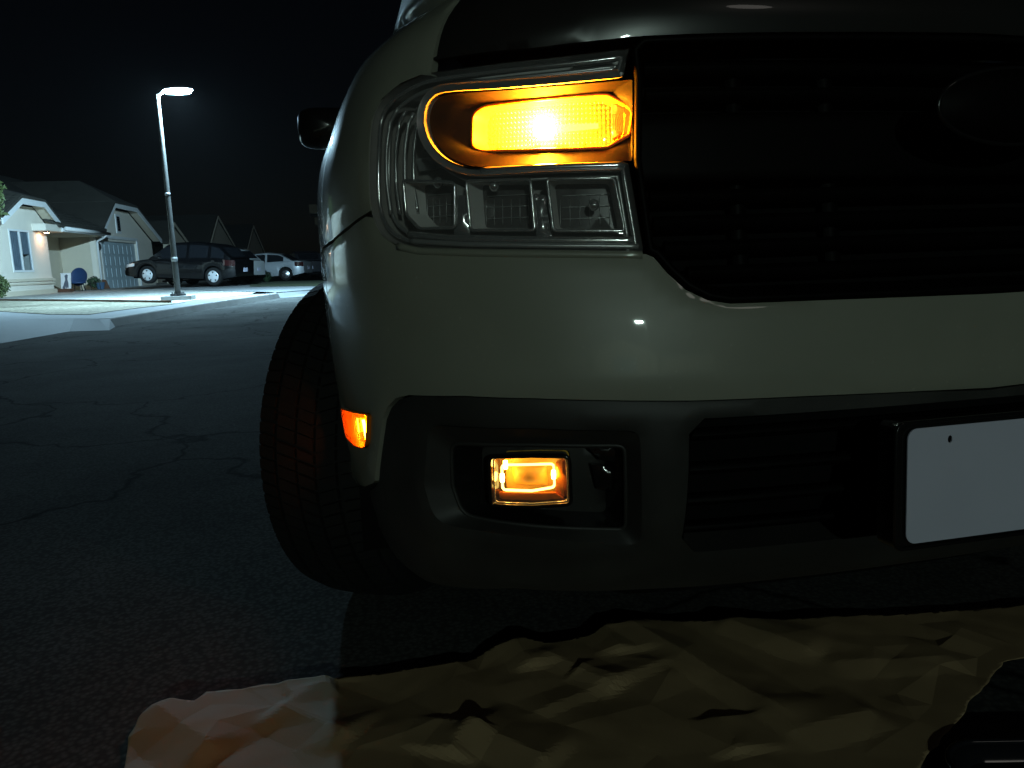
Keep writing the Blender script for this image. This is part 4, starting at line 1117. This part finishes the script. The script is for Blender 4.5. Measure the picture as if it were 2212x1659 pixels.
# fog lamp
FL = wallring('fog_lamp', LAMP, -.030, shrink(LAMP, .90), -.075, 'gloss_black', T, 72)
panel('fog_back', shrink(LAMP, .92), 'fog_amber', FL, off=-.0735, thick=0, g=.012, rnd=0)
ring = UV([(1084, 1004, 8), (1196, 1002, 8), (1198, 1052, 8), (1150, 1060), (1086, 1058, 8)], -.055)
bead('light_ring', ring, -.055, .0019, 'fog_led', FL, True)
for x, y, l in ((1092, 1004, 10), (1196, 1025, 0), (1085, 1032, 0)):
    u, z = uv(x, y, -.052); mb = MB(); mb.lathe([(0, -.007), (.003, -.006), (.0035, 0), (.003, .006), (0, .007)], 10, 'z', skin(u, z, -.052)); mb.build('led', 'marker_led', FL, True)
mb = MB(); mb.grid(lambda a, b: skin(uv(1140, 1030, -.06)[0]+.030*(a-.5)*2.1, uv(1140, 1030, -.06)[1]+.018*(b-.5)*1.75, -.070+.013*(sin(pi*a)*sin(pi*b))**.6), 16, 12); mb.build('projector_lens', 'fog_amber', FL, True)
panel('fog_reflector', UV([(1200, 1000), (1222, 992), (1226, 1080), (1200, 1062)], -.055), 'amber_cell', FL, off=-.055, thick=.01, g=.008)
panel('fog_reflector', UV([(1076, 1064), (1200, 1066), (1222, 1082), (1072, 1084)], -.05), 'amber_frame', FL, off=-.05, thick=.01, g=.008)
bead('fog_bezel', LAMP, -.028, .003, 'gloss_black', FL, True)
bead('fog_bezel', shrink(LAMP, .93), -.034, .0015, 'chrome', FL, True)
panel('fog_lens', inset(LAMP, .001), 'lens_clear', FL, off=-.028, thick=.003, g=.01, rnd=.002)
# intake
wallring('intake', intake_full, -.004, inset(intake_full, .012), -.07, 'black_plastic', LF, 120)
panel('intake_back', intake_full, 'liner', LF, off=-.075, thick=0, g=.04, rnd=0)
for k in range(4):
    z = zi0+.03+(zi1-zi0-.06)*k/3; um = ui-.012
    mb = MB(); mb.grid(lambda a, b: skin(um*(1-2*a), z+.009*sin(2*pi*b), -.045+.012*cos(2*pi*b)), 40, 10); mb.build('intake_slat', 'grille_black', LF, True)
# splitter under the fascia
us_ = uv(1290, 1278)[0]; zs_ = uv(1290, 1278)[1]
sp = [(0, .255), (.55, .260), (.545, .222), (.50, .205), (0, .200)]
panel('splitter', mir(sp), 'liner', T, off=-.036, thick=.03, g=.02)
# side marker lamp
mk = wallring('side_marker', MK, .0035, shrink(MK, .86), -.014, 'amber_frame', T, 48)
panel('marker_back', shrink(MK, .9), 'amber_cell', mk, off=-.013, thick=0, g=.01, rnd=0)
c1, c2 = uv(774, 908), uv(783, 948)
mb = MB(); mb.tube([skin(c1[0], c1[1], -.008), skin(c2[0], c2[1], -.008)], [.0025, .0035], 8); mb.build('marker_bar', 'marker_core', mk, True)
mb = MB(); c3, c4 = uv(759, 906), uv(763, 935); mb.tube([skin(c3[0], c3[1], -.010), skin(c4[0], c4[1], -.010)], .0012, 8); mb.build('marker_bar', 'marker_led', mk, True)
bead('marker_rim', MK, .003, .0018, 'amber_frame', mk, True)
baffle = UV([(741, 882), (752, 944), (770, 962)])
mb = MB(); mb.grid(lambda a, b: skin(interp([(0, baffle[0][0]), (.7, baffle[1][0]), (1, baffle[2][0])], a)+.001, interp([(0, baffle[0][1]), (.7, baffle[1][1]), (1, baffle[2][1])], a), -.012+.017*b), 12, 3); mb.build('marker_baffle', 'black_plastic', mk, True)  # added baffle, keeps the marker's light off the tyre
panel('marker_lens', inset(MK, .0008), 'lens_amber', mk, off=.0045, thick=.002, g=.008, rnd=.001)

# --- plate and its bracket
pl_tl, pl_bl = uv(1962, 904), uv(1940, 1162)
zp1, zp0 = pl_tl[1], pl_bl[1]
PW, PH = .305, .152
zcn = (zp0+zp1)/2
def rrect(w, h, r, n=6):
    out = []
    for cx, cz, a0 in ((w/2-r, h/2-r, 0), (-w/2+r, h/2-r, pi/2), (-w/2+r, -h/2+r, pi), (w/2-r, -h/2+r, 3*pi/2)):
        out += [(cx+r*cos(a0+pi/2*k/n), cz+r*sin(a0+pi/2*k/n)) for k in range(n+1)]
    return out
BR = thing('licence_plate', 'blank pale licence plate in a black frame on the front bumper', 'licence plate', (0, -.02, zp0))
rotp = Matrix.Rotation(radians(-2.5), 3, 'X') @ Matrix.Rotation(radians(0.0), 3, 'Z')
def plate_pt(x, z, y): return Vector((-.024, -.050, zcn+.026))+rotp @ Vector((x, y, z))
def plate_mesh(name, loop, y0, y1, m, hole=None):
    lo = [Vector(p) for p in loop]; pts = list(lo); ed_ = [(i, (i+1) % len(lo)) for i in range(len(lo))]
    hs_ = hole or []
    for hl in hs_:
        k = len(pts); pts += [Vector(p) for p in hl]; ed_ += [(k+i, k+(i+1) % len(hl)) for i in range(len(hl))]
    V, E_, F_, *_r = delaunay_2d_cdt(pts, ed_, [], 0, 1e-7)
    F2 = [f for f in F_ if inside(tuple(sum((V[i] for i in f), Vector((0, 0)))/3), loop) and not any(inside(tuple(sum((V[i] for i in f), Vector((0, 0)))/3), h_) for h_ in hs_)]
    vs = [plate_pt(v.x, v.y, y0) for v in V]; fs = [tuple(f) for f in F2]
    for l in [loop]+hs_:
        k = len(vs); n = len(l); vs += [plate_pt(x, z, y0) for x, z in l]+[plate_pt(x, z, y1) for x, z in l]; fs += [(k+i, k+(i+1) % n, k+n+(i+1) % n, k+n+i) for i in range(n)]
    return obj(name, vs, fs, m, BR)
def slot(cx, cz, w, h):
    return [(cx+w*cos(2*pi*k/12), cz+h*sin(2*pi*k/12)) for k in range(12)]
plate_mesh('plate', rrect(PW, PH, .014), -.006, -.004, 'plate_white', [slot(-.0889, .058, .0035, .005), slot(.0889, .058, .0035, .005)])
plate_mesh('plate_bracket', rrect(PW+.03, PH+.016, .012), -.001, .03, 'gloss_black')
bm_ = MB(); L_ = rrect(PW+.028, PH+.014, .012); bm_.tube([plate_pt(x, z, -.002) for x, z in L_], .003, 6, True); bm_.build('bracket_rim', 'gloss_black', BR, True)

# --- wheels
def truck_wheel(c, steer, side):
    c = Vector(c); RZ = Matrix.Rotation(steer, 3, 'Z')
    R_, Wd = .372, .235
    w = None
    prof = []
    for k in range(13):   # crowned tread
        t = -1+2*k/12; prof.append((R_-.012*abs(t)**3-.010, t*Wd*.43))
    full = [(.225, -Wd*.36), (.26, -Wd*.50), (.32, -Wd*.53), (.345, -Wd*.49)]+prof+[(.345, Wd*.49), (.32, Wd*.53), (.26, Wd*.50), (.225, Wd*.36)]
    mb = MB(); mb.lathe(full, 72, 'x'); mb.v = [c+RZ @ v for v in mb.v]
    w = mb.build('tyre', 'rubber', T, True, 60)
    # tread blocks: staggered rows with sipes
    mb = MB(); n = 46
    rows = [(-.46, -.30), (-.26, -.10), (-.07, .07), (.10, .26), (.30, .46)]
    for ri, (a, b) in enumerate(rows):
        for k in range(n):
            for half in (0, 1):
                th0 = 2*pi*(k+.5*half+.04+(ri % 2)*.25)/n; th1 = th0+2*pi*.40/n
                sk = (.10 if ri in (0, 4) else .22)*2*pi/n*(1 if ri < 2.5 else -1)
                jit = random.uniform(-.05, .05)*2*pi/n
                vs = []
                for rr in (-.012, 0):
                    for th, xx, s_ in ((th0+jit, a, 0), (th1, a, 0), (th1+sk, b, 0), (th0+sk+jit, b, 0)):
                        xq = xx*Wd; rad = R_-.012*abs(xx/.43)**3+rr
                        vs.append(c+RZ @ Vector((xq, rad*cos(th), rad*sin(th))))
                mb.hexa(vs)
        
    mb.build('tread', 'rubber', w)
    mb = MB(); s = side
    mb.lathe([(.0, s*.06), (.06, s*.06), (.07, s*.05), (.19, s*.075), (.215, s*.085), (.228, s*.09), (.228, -s*.09), (.2, -s*.09)], 40, 'x'); mb.v = [c+RZ @ v for v in mb.v]; rim = mb.build('rim', 'dark_metal', w, True, 40)
    for k in range(6):
        mb = MB(); a = 2*pi*k/6; d = Vector((0, cos(a), sin(a)))
        mb.tube([c+RZ @ (d*.05+Vector((s*.07, 0, 0))), c+RZ @ (d*.21+Vector((s*.092, 0, 0)))], [.03, .02], 8); mb.build('spoke', 'alloy', w, True)
    return w
truck_wheel((-.775, .90, .368), radians(-29), -1)
truck_wheel((.765, .90, .368), radians(-27), 1)
truck_wheel((-.80, 3.98, .368), 0, -1); truck_wheel((.80, 3.98, .368), 0, 1)
# wheel housings
for s in (-1, 1):
    for yc in (.90, 3.98):
        mb = MB(); mb.grid(lambda a, b: Vector((s*(.50+.36*b), yc-.455*cos(pi*a*1.16-.25), .36+.455*sin(pi*a*1.16-.25))), 28, 3); mb.build('wheel_housing', 'liner', T, True)
        mb = MB(); mb.add([Vector((s*.50, yc-.455*cos(pi*k/24*1.16-.25), .36+.455*sin(pi*k/24*1.16-.25))) for k in range(25)], [tuple(range(25))]); mb.build('wheel_housing', 'liner', T)
# sides: doors and bed, cab, underbody
for s in (1, -1):
    for nm, y0, y1, z0 in (('door', 1.635, 2.55, .33), ('door', 2.565, 3.38, .33), ('bed_side', 3.395, 5.0, .42)):
        a, b = u_at_y(y0), u_at_y(y1)
        lp = [(a, z0), (b, z0), (b, 1.12), (a, 1.12)]
        if nm == 'bed_side':
            lp = [(a, z0), (u_at_y(3.52), .42)]+[(u_at_y(3.98-.46*cos(pi*k/12)), .36+.46*sin(pi*k/12)) for k in range(1, 12)]+[(u_at_y(4.44), .42), (b, .42), (b, 1.12), (a, 1.12)]
        d = panel(nm, [(u*s, z) for u, z in lp], 'paint', T, thick=.02, g=.05)
        if nm == 'door':
            mb = MB(); mb.box((-s*.945, y1-.16, .98), (.03, .17, .035)); mb.build('handle', 'black_plastic', d)
mb = MB(); mb.box((0, 2.7, .42), (1.2, 4.1, .30)); mb.build('underbody', 'liner', T)
mb = MB(); mb.box((0, .62, .62), (1.0, .9, .6)); mb.build('engine_block', 'liner', T)
mb = MB(); mb.box((0, 4.2, .80), (1.62, 1.55, .06)); mb.build('bed_floor', 'black_plastic', T)
mb = MB(); mb.box((0, 5.02, .80), (1.66, .05, .62)); mb.build('tailgate', 'paint', T)
for s in (1, -1):
    mb = MB(); mb.box((s*.86, 5.0, .92), (.10, .08, .32)); mb.build('tail_light', 'tail_red', T)
cabp = [(1.28, 1.14, .72), (1.60, 1.36, .66), (1.98, 1.62, .58), (2.2, 1.66, .57), (3.0, 1.67, .57), (3.25, 1.63, .58), (3.42, 1.20, .74)]
mb = MB(); rows = []
for y, z, w in cabp: rows.append([Vector((-.86, y, 1.10)), Vector((-w, y, z-.02)), Vector((-w*.8, y, z)), Vector((w*.8, y, z)), Vector((w, y, z-.02)), Vector((.86, y, 1.10))])
mb.add([v for r_ in rows for v in r_], [(i*6+j, i*6+j+1, i*6+j+7, i*6+j+6) for i in range(len(rows)-1) for j in range(5)]); mb.build('cab', 'paint', T, True, 30)
mb = MB(); mb.grid(lambda a, b: Vector(((2*b-1)*(.64-.12*a), 1.30+.66*a-.006, 1.165+.45*a+.012)), 6, 8); mb.build('windshield', 'dark_glass', T, True)
for s in (1, -1):
    for y0, y1, y2, y3 in ((1.72, 2.50, 2.06, 2.48), (2.58, 3.32, 2.58, 3.18)):
        mb = MB(); mb.grid(lambda a, b: Vector((s*(.868-.27*b), (y0+(y1-y0)*a)*(1-b)+(y2+(y3-y2)*a)*b, 1.14+.46*b)), 6, 4); mb.build('side_window', 'dark_glass', T, True)
# door mirrors
for s in (-1, 1):
    mb = MB(); c = Vector((s*.865, 1.42, 1.135))
    mb.grid(lambda a, b: c+Vector((.085*math.copysign(abs(cos(2*pi*a))**.5, cos(2*pi*a))*sin(pi*b)**.5, .07*-cos(pi*b), .055*math.copysign(abs(sin(2*pi*a))**.5, sin(2*pi*a))*sin(pi*b)**.5)), 32, 12)
    mr_ = mb.build('door_mirror', 'gloss_black', T, True)
    mb = MB(); mb.tube([c+Vector((-s*.06, .02, -.05)), Vector((s*.84, 1.46, 1.09))], [.035, .04], 8); mb.build('mirror_arm', 'black_plastic', mr_, True)

# ================================================================== PAPER, TRAY, SMALL THINGS
def paper():
    out_px = [(250, 1760), (280, 1600), (300, 1565), (330, 1535), (362, 1528), (420, 1530), (450, 1506), (560, 1489), (720, 1469), (860, 1455), (1000, 1434), (1060, 1408), (1110, 1389), (1180, 1398), (1270, 1382), (1318, 1358), (1400, 1346), (1560, 1351), (1700, 1346), (1900, 1334), (2212, 1312), (2420, 1300), (2420, 1405), (2166, 1436), (2078, 1548), (1990, 1659), (1880, 1800), (1000, 1900), (400, 1850)]
    loop = [gpt(x, y, .012) for x, y in out_px]; loop = [(p.x, p.y) for p in loop]
    g = .0075
    loop = dens(loop, g)
    loop = [(x+.004*noise.noise(Vector((x*30, y*30, 1))), y+.004*noise.noise(Vector((x*30, y*30, 5)))) for x, y in loop]
    # creases: facets from random folds, plus the strong folds seen in the photo
    rnd = random.Random(11); folds = []
    for k in range(16):
        x, y = rnd.uniform(-1.5, .5), rnd.uniform(-.5, .75); a = rnd.uniform(-.5, .9) if rnd.random() < .7 else rnd.uniform(0, pi)
        folds.append((Vector((x, y)), Vector((cos(a), sin(a))), rnd.uniform(.10, .34), rnd.uniform(.02, .07), rnd.uniform(-.010, .018)))
    for (x0, y0, x1, y1, wd, h) in ((1350, 1352, 1700, 1560, .05, .028), (1240, 1460, 1330, 1500, .035, .022), (1110, 1392, 1150, 1450, .04, .03), (1170, 1420, 1350, 1490, .04, .018), (970, 1640, 1015, 1578, .05, .035), (1015, 1578, 1190, 1659, .05, .034), (330, 1535, 470, 1640, .07, .05), (1310, 1360, 1340, 1420, .05, .03), (1560, 1352, 1760, 1420, .05, .02), (1550, 1560, 1600, 1640, .05, .025), (1700, 1600, 1890, 1545, .05, .022), (600, 1540, 760, 1600, .06, .03), (620, 1510, 720, 1480, .05, .02), (1800, 1440, 2050, 1430, .05, .018)):
        A, B = gpt(x0, y0, .012), gpt(x1, y1, .012); d = Vector((B.x-A.x, B.y-A.y)); l = d.length
        folds.append((Vector(((A.x+B.x)/2, (A.y+B.y)/2)), d/l, l*.6, wd, h))
    waves = []
    for k in range(6):
        a = rnd.uniform(0, pi); waves.append((cos(a), sin(a), .05*1.4**k, rnd.random(), k*3.7))
    cp = []
    for k in range(2600):
        p = (rnd.uniform(-1.8, 1.0), rnd.uniform(-.7, 1.0))
        if all(hypot(p[0]-q[0], p[1]-q[1]) > (.035 if noise.noise(Vector((p[0]*3, p[1]*3, 4))) > .12 else .075) for q in cp): cp.append(p)
    cz = [rnd.uniform(0, .010)+.012*max(0, noise.noise(Vector((p[0]*2.2, p[1]*2.2, 8)))) for p in cp]
    CV, _e, CF, coi, *_r = delaunay_2d_cdt([Vector(p) for p in cp], [], [], 0, 1e-7)
    czz = [cz[o_[0]] for o_ in coi]; hsh = {}
    for f in CF:
        xs = [CV[i].x for i in f]; ys = [CV[i].y for i in f]
        for i in range(int(min(xs)//.1), int(max(xs)//.1)+1):
            for j in range(int(min(ys)//.1), int(max(ys)//.1)+1): hsh.setdefault((i, j), []).append(f)
    def facet(x, y):
        for f in hsh.get((int(x//.1), int(y//.1)), ()):
            a, b_, c_ = (CV[i] for i in f); dd = (b_.y-c_.y)*(a.x-c_.x)+(c_.x-b_.x)*(a.y-c_.y)
            if abs(dd) < 1e-12: continue
            l1 = ((b_.y-c_.y)*(x-c_.x)+(c_.x-b_.x)*(y-c_.y))/dd; l2 = ((c_.y-a.y)*(x-c_.x)+(a.x-c_.x)*(y-c_.y))/dd; l3 = 1-l1-l2
            if l1 >= -.004 and l2 >= -.004 and l3 >= -.004: return l1*czz[f[0]]+l2*czz[f[1]]+l3*czz[f[2]]
        return .006
    def height(x, y):
        h = .006+facet(x, y)
        wx = x+.03*noise.noise(Vector((x*5, y*5, 11))); wy = y+.03*noise.noise(Vector((x*5, y*5, 19)))
        for d0, d1, lam, ph, sd in waves:
            t = ((wx*d0+wy*d1)/lam+ph) % 1.0
            mk_ = max(0, min(1, .55+1.6*noise.noise(Vector((x*1.7/lam*.25+sd, y*1.7/lam*.25, sd)))))
            h += .010*lam*(1-abs(2*t-1))*mk_
        for c, d, L, w, a in folds:
            q = Vector((x, y))-c; t = q.dot(d); n = q.x*-d.y+q.y*d.x
            if abs(t) < L and -w < n < w*1.8:
                k = (1-abs(n)/w) if n < 0 else (1-n/(w*1.8)); h += .45*a*k*sm(0, .35, 1-abs(t)/L)
        return max(.004, h)
    pts = [Vector(p) for p in loop]; eds = [(i, (i+1) % len(loop)) for i in range(len(loop))]; k0 = len(pts)
    pts += [v.copy() for v in CV]; es = set()
    for f in CF:
        for i in range(3): es.add(tuple(sorted((f[i], f[(i+1) % 3]))))
    for i, j in es:
        nn = max(1, int((CV[i]-CV[j]).length/g)); prev = k0+i
        for q in range(1, nn):
            pts.append(CV[i].lerp(CV[j], q/nn)); eds.append((prev, len(pts)-1)); prev = len(pts)-1
        eds.append((prev, k0+j))
    xs = [p[0] for p in loop]; ys = [p[1] for p in loop]
    for i in range(int(min(xs)//g), int(max(xs)//g)+1):
        for j in range(int(min(ys)//g), int(max(ys)//g)+1):
            q = ((i+.5)*g, (j+.5)*g)
            if inside(q, loop): pts.append(Vector(q))
    V, _e2, F_, *_r2 = delaunay_2d_cdt(pts, eds, [], 0, 1e-6)
    F_ = [tuple(f) for f in F_ if inside(tuple(sum((V[i] for i in f), Vector((0, 0)))/len(f)), loop)]
    vs = []
    for v in V:
        k_ = sm(-1.25, -.80, v.x); vs.append(Vector((v.x, v.y, .004+height(v.x, v.y)*(.8+.2*k_))))
    fs = []
    for f in F_:
        a, b2, c = (vs[i] for i in f[:3]); fs.append(f if (b2-a).cross(c-a).z > 0 else tuple(reversed(f)))
    o = obj('paper_sheet', vs, fs, 'kraft', None, True)
    o.data.set_sharp_from_angle(angle=radians(5))
    sd_m = o.modifiers.new('thickness', 'SOLIDIFY'); sd_m.thickness = .0004
    return tag(o, 'crumpled brown kraft paper sheet spread on the asphalt before the truck', 'paper')
paper()
# dark glossy plastic tray, corner of it in the frame
tc_ = gpt(2560, 1785, .026)
tr = thing('plastic_tray', 'glossy black plastic tray with a rounded rim beside the paper', 'tray', (tc_.x, tc_.y, 0))
def rr3(w, h, r, z): return [Vector((tc_.x, tc_.y, z))+Matrix.Rotation(radians(-14), 3, 'Z') @ Vector((x, y, 0)) for x, y in rrect(w, h, r, 8)]
mb = MB(); L1, L2, L3, L4 = rr3(.42, .32, .05, .006), rr3(.44, .34, .06, .026), rr3(.425, .325, .055, .024), rr3(.40, .30, .045, .009)
n = len(L1); mb.add(L1+L2+L3+L4, [(k*n+i, k*n+(i+1) % n, (k+1)*n+(i+1) % n, (k+1)*n+i) for k in (0, 1, 2) for i in range(n)]+[tuple(3*n+i for i in range(n)), tuple(range(n-1, -1, -1))]); mb.build('basin', 'tray_plastic', tr, True, 40)
mb = MB(); mb.tube(rr3(.445, .345, .06, .026), .005, 10, True); mb.build('rim', 'tray_plastic', tr, True)

# ------------------------------------------------------------------ things on the porch
def at_h(px, py, z=GZ): return gpt(px, py, z)
# picture board with a sitting dog
b0 = dpt(143, 629, 31.2); b0.z = GZ
fx = R0.copy(); 
bd = thing('picture_board', 'white board with a grey sitting dog picture leaning on the porch', 'board', tuple(b0))
mb = MB(); tl = Vector((0, 0, 1)); back = FH*.12
W2, Hh = .20, .74
mb.hexa([b0-fx*W2, b0+fx*W2, b0+fx*W2+FH*.02, b0-fx*W2+FH*.02, b0-fx*W2*1.04+tl*Hh+back, b0+fx*W2*1.0+tl*Hh+back, b0+fx*W2+tl*Hh+back+FH*.02, b0-fx*W2*1.04+tl*Hh+back+FH*.02]); mb.build('board', 'sign_white', bd)
dog = [(.30, .12), (.42, .10), (.46, .30), (.52, .10), (.60, .10), (.58, .30), (.66, .12), (.76, .10), (.78, .20), (.74, .48), (.66, .66), (.70, .76), (.72, .88), (.62, .92), (.54, .93), (.44, .88), (.38, .84), (.42, .76), (.44, .62), (.34, .48), (.26, .34), (.16, .24), (.18, .16)]
mb = MB(); pts = [b0+fx*(W2*2*(x-.5))+tl*(Hh*z)+back*z-FH*.006 for x, z in dog]; mb.prism(pts, FH*.004); mb.build('dog_print', 'print_grey', bd)
# round blue patio chair
c0 = dpt(176, 628, 32.2); c0.z = GZ
chx = thing('patio_chair', 'dark blue round backed patio chair on the porch', 'chair', tuple(c0))
mb = MB(); mb.lathe([(0, -.03), (.30, -.02), (.37, .03), (.385, .07), (.36, .05), (.29, .01), (0, 0)], 28, 'z'); rt = Matrix.Rotation(radians(78), 3, 'X'); rz = Matrix.Rotation(radians(-20), 3, 'Z')
mb.v = [c0+Vector((0, 0, .56))+rz @ (rt @ v) for v in mb.v]; mb.build('backrest', 'navy_plastic', chx, True)
mb = MB(); mb.lathe([(0, .0), (.30, .0), (.33, .03), (.30, .06), (0, .05)], 24, 'z', c0+Vector((-.05, -.2, .30))); mb.build('seat', 'navy_plastic', chx, True)
for a in range(4):
    mb = MB(); q = pi/4+a*pi/2; p = c0+Vector((-.05, -.2, 0)); mb.tube([p+Vector((.22*cos(q), .22*sin(q), .31)), p+Vector((.30*cos(q), .30*sin(q), 0))], .022, 8); mb.build('leg', 'dark_metal', chx, True)
mb = MB(); p = c0+R0*.62+Vector((0, 0, 0))
# wire chair right of it
wc = thing('wire_chair', 'thin black wire chair between the blue chair and the planter', 'chair', tuple(p))
mb.tube([p+R0*(-.2)+Vector((0, 0, 0)), p+R0*(-.22)+Vector((0, 0, .42)), p+R0*(-.12)+Vector((0, 0, .55)), p+R0*.06+Vector((0, 0, .54)), p+R0*.16+Vector((0, 0, .40)), p+R0*.20+Vector((0, 0, 0))], .014, 6); mb.build('frame', 'dark_metal', wc, True)
mb = MB(); mb.tube([p+R0*(-.22)+Vector((0, 0, .30)), p+R0*.18+Vector((0, 0, .30))], .012, 6); mb.build('crossbar', 'dark_metal', wc, True)
# pot plant
def leaf_ball(name, c, rad, n, m, parent, size=.09, seed=3, squash=1.0):
    rg = random.Random(seed); mb = MB(); c = Vector(c)
    for k in range(n):
        d = Vector((rg.gauss(0, 1), rg.gauss(0, 1), rg.gauss(0, 1))).normalized(); r_ = rad*(.35+.65*rg.random()**.5)*(1+.35*noise.noise(d*2.3+Vector((seed, 0, 0))))
        p = c+Vector((d.x*r_, d.y*r_, d.z*r_*squash)); a = Vector((rg.gauss(0, 1), rg.gauss(0, 1), rg.gauss(0, 1))).normalized(); b = a.orthogonal().normalized()
        s = size*rg.uniform(.6, 1.3); mb.add([p-a*s, p-b*s*.4, p+a*s, p+b*s*.4+Vector((0, 0, s*.2))], [(0, 1, 2), (0, 2, 3)])
    return mb.build(name, m, parent)
c1 = dpt(212, 627, 33.4); c1.z = GZ
pp = thing('pot_plant', 'bushy green plant in a blue pot by the garage corner', 'pot plant', tuple(c1))
mb = MB(); mb.lathe([(0, 0), (.13, 0), (.19, .26), (.21, .30), (.18, .30), (.16, .26), (0, .25)], 20, 'z', c1+R0*.12); mb.build('pot', 'pot_blue', pp, True, 40)
leaf_ball('foliage', c1+Vector((-.12, 0, .30)), .30, 420, 'leaf_dark', pp, .06, 5, .8)
# leaning board, white bag, porch step, dark hanging ornament
c2 = dpt(231, 624, 34.2); c2.z = GZ
mb = MB(); mb.hexa([c2-R0*.14, c2+R0*.14, c2+R0*.14+FH*.03, c2-R0*.14+FH*.03, c2-R0*.10+Vector((0, 0, .42))-R0*.08, c2+R0*.08+Vector((0, 0, .40))-R0*.08, c2+R0*.08+FH*.03+Vector((0, 0, .40))-R0*.08, c2-R0*.10+FH*.03+Vector((0, 0, .42))-R0*.08]); tag(mb.build('wood_board', 'wood_brown'), 'short brown board leaning beside the garage door', 'board')
c3 = dpt(150, 632, 30.8); c3.z = GZ
mb = MB(); mb.lathe([(0, .16), (.06, .15), (.13, .09), (.15, .04), (.13, 0), (0, 0)], 14, 'z', c3); tag(mb.build('white_stone', 'sign_white', smooth=True), 'small white rounded stone at the foot of the dog board', 'stone')
c4 = dpt(132, 633, 30.6); c4.z = GZ
mb = MB(); mb.box(c4+Vector((0, 0, .06)), (.9, .35, .12), Matrix.Rotation(-YAW, 3, 'Z')); tag(mb.build('doorstep', 'wood_brown'), 'low reddish brown step left of the dog board', 'step')
c5 = HP(-4.0, -1.38, 1.05)
mb = MB(); mb.lathe([(0, -.16), (.07, -.13), (.12, -.02), (.10, .10), (.04, .16), (0, .17)], 14, 'z', c5); mb.tube([c5+Vector((0, 0, .16)), HP(-4.0, -1.38, 2.43)], .006, 5); tag(mb.build('hanging_ornament', 'dark_metal', smooth=True), 'dark ornament hanging in the porch above the dog board', 'ornament')
# shrub and tree at the left edge, dark bush by the cars
c6 = dpt(-6, 640, 24.5); c6.z = KZ
sh = thing('shrub', 'round green shrub at the left edge before the house', 'shrub', tuple(c6)); leaf_ball('foliage', c6+Vector((0, 0, .38)), .36, 1200, 'leaf', sh, .06, 9, 1.15)
mb = MB(); mb.tube([c6, c6+Vector((0, 0, .4))], .03, 6); mb.build('stem', 'bark', sh)
c7 = dpt(-60, 640, 23.5); c7.z = KZ
te = thing('yard_tree', 'leafy tree whose branch tips reach in at the left edge', 'tree', tuple(c7))
mb = MB(); mb.tube([c7, c7+Vector((.1, 0, 1.4)), c7+Vector((-.1, .1, 2.6)), c7+Vector((.1, .1, 3.6))], [.12, .10, .08, .03], 10); tk = mb.build('trunk', 'bark', te, True)
cc = c7+Vector((.0, .1, 3.05)); mb = MB()
for k in range(9):
    a = k*2.4; e = cc+Vector((.75*cos(a), .75*sin(a), .35*sin(k*1.7))); mb.tube([c7+Vector((0, .1, 2.2)), (cc+e)/2, e], [.05, .03, .012], 6)
mb.build('limbs', 'bark', te, True)
for k in range(9):
    a = k*2.4; leaf_ball('crown', cc+Vector((.72*cos(a), .72*sin(a), .35*sin(k*1.7))), .48, 420, 'leaf', te, .085, 20+k, .75)
c8 = dpt(578, 613, 36.8); c8.z = KZ
bs = thing('spiky_bush', 'low dark bush between the white SUV and the silver sedan', 'bush', tuple(c8))
rg = random.Random(4); mb = MB()
for k in range(160):
    a = rg.uniform(0, 2*pi); l = rg.uniform(.35, .75); d = Vector((cos(a)*rg.uniform(.2, 1), sin(a)*.5, rg.uniform(.3, 1))).normalized(); s = Vector((-d.y, d.x, 0))*.02
    mb.add([c8-s, c8+s, c8+d*l], [(0, 1, 2)])
mb.build('foliage', 'leaf_dark', bs)

# ------------------------------------------------------------------ added thin mist, stands in for the lens glow round the lamps
GLOW_HAZE = .00005
mb = MB(); mb.box((-20, 30, 4.5), (150, 150, 11.4))
hz = mb.build('glow_haze', None)
m = bpy.data.materials.new('glow_haze'); m.use_nodes = True; nt = m.node_tree; nt.nodes.clear()
pv = nt.nodes.new('ShaderNodeVolumePrincipled'); pv.inputs['Color'].default_value = (.9, .93, .96, 1); pv.inputs['Density'].default_value = GLOW_HAZE; pv.inputs['Anisotropy'].default_value = .3
ou = nt.nodes.new('ShaderNodeOutputMaterial'); nt.links.new(pv.outputs[0], ou.inputs['Volume'])
hz.data.materials.append(m)
tag(hz, None, None, None, 'stuff')
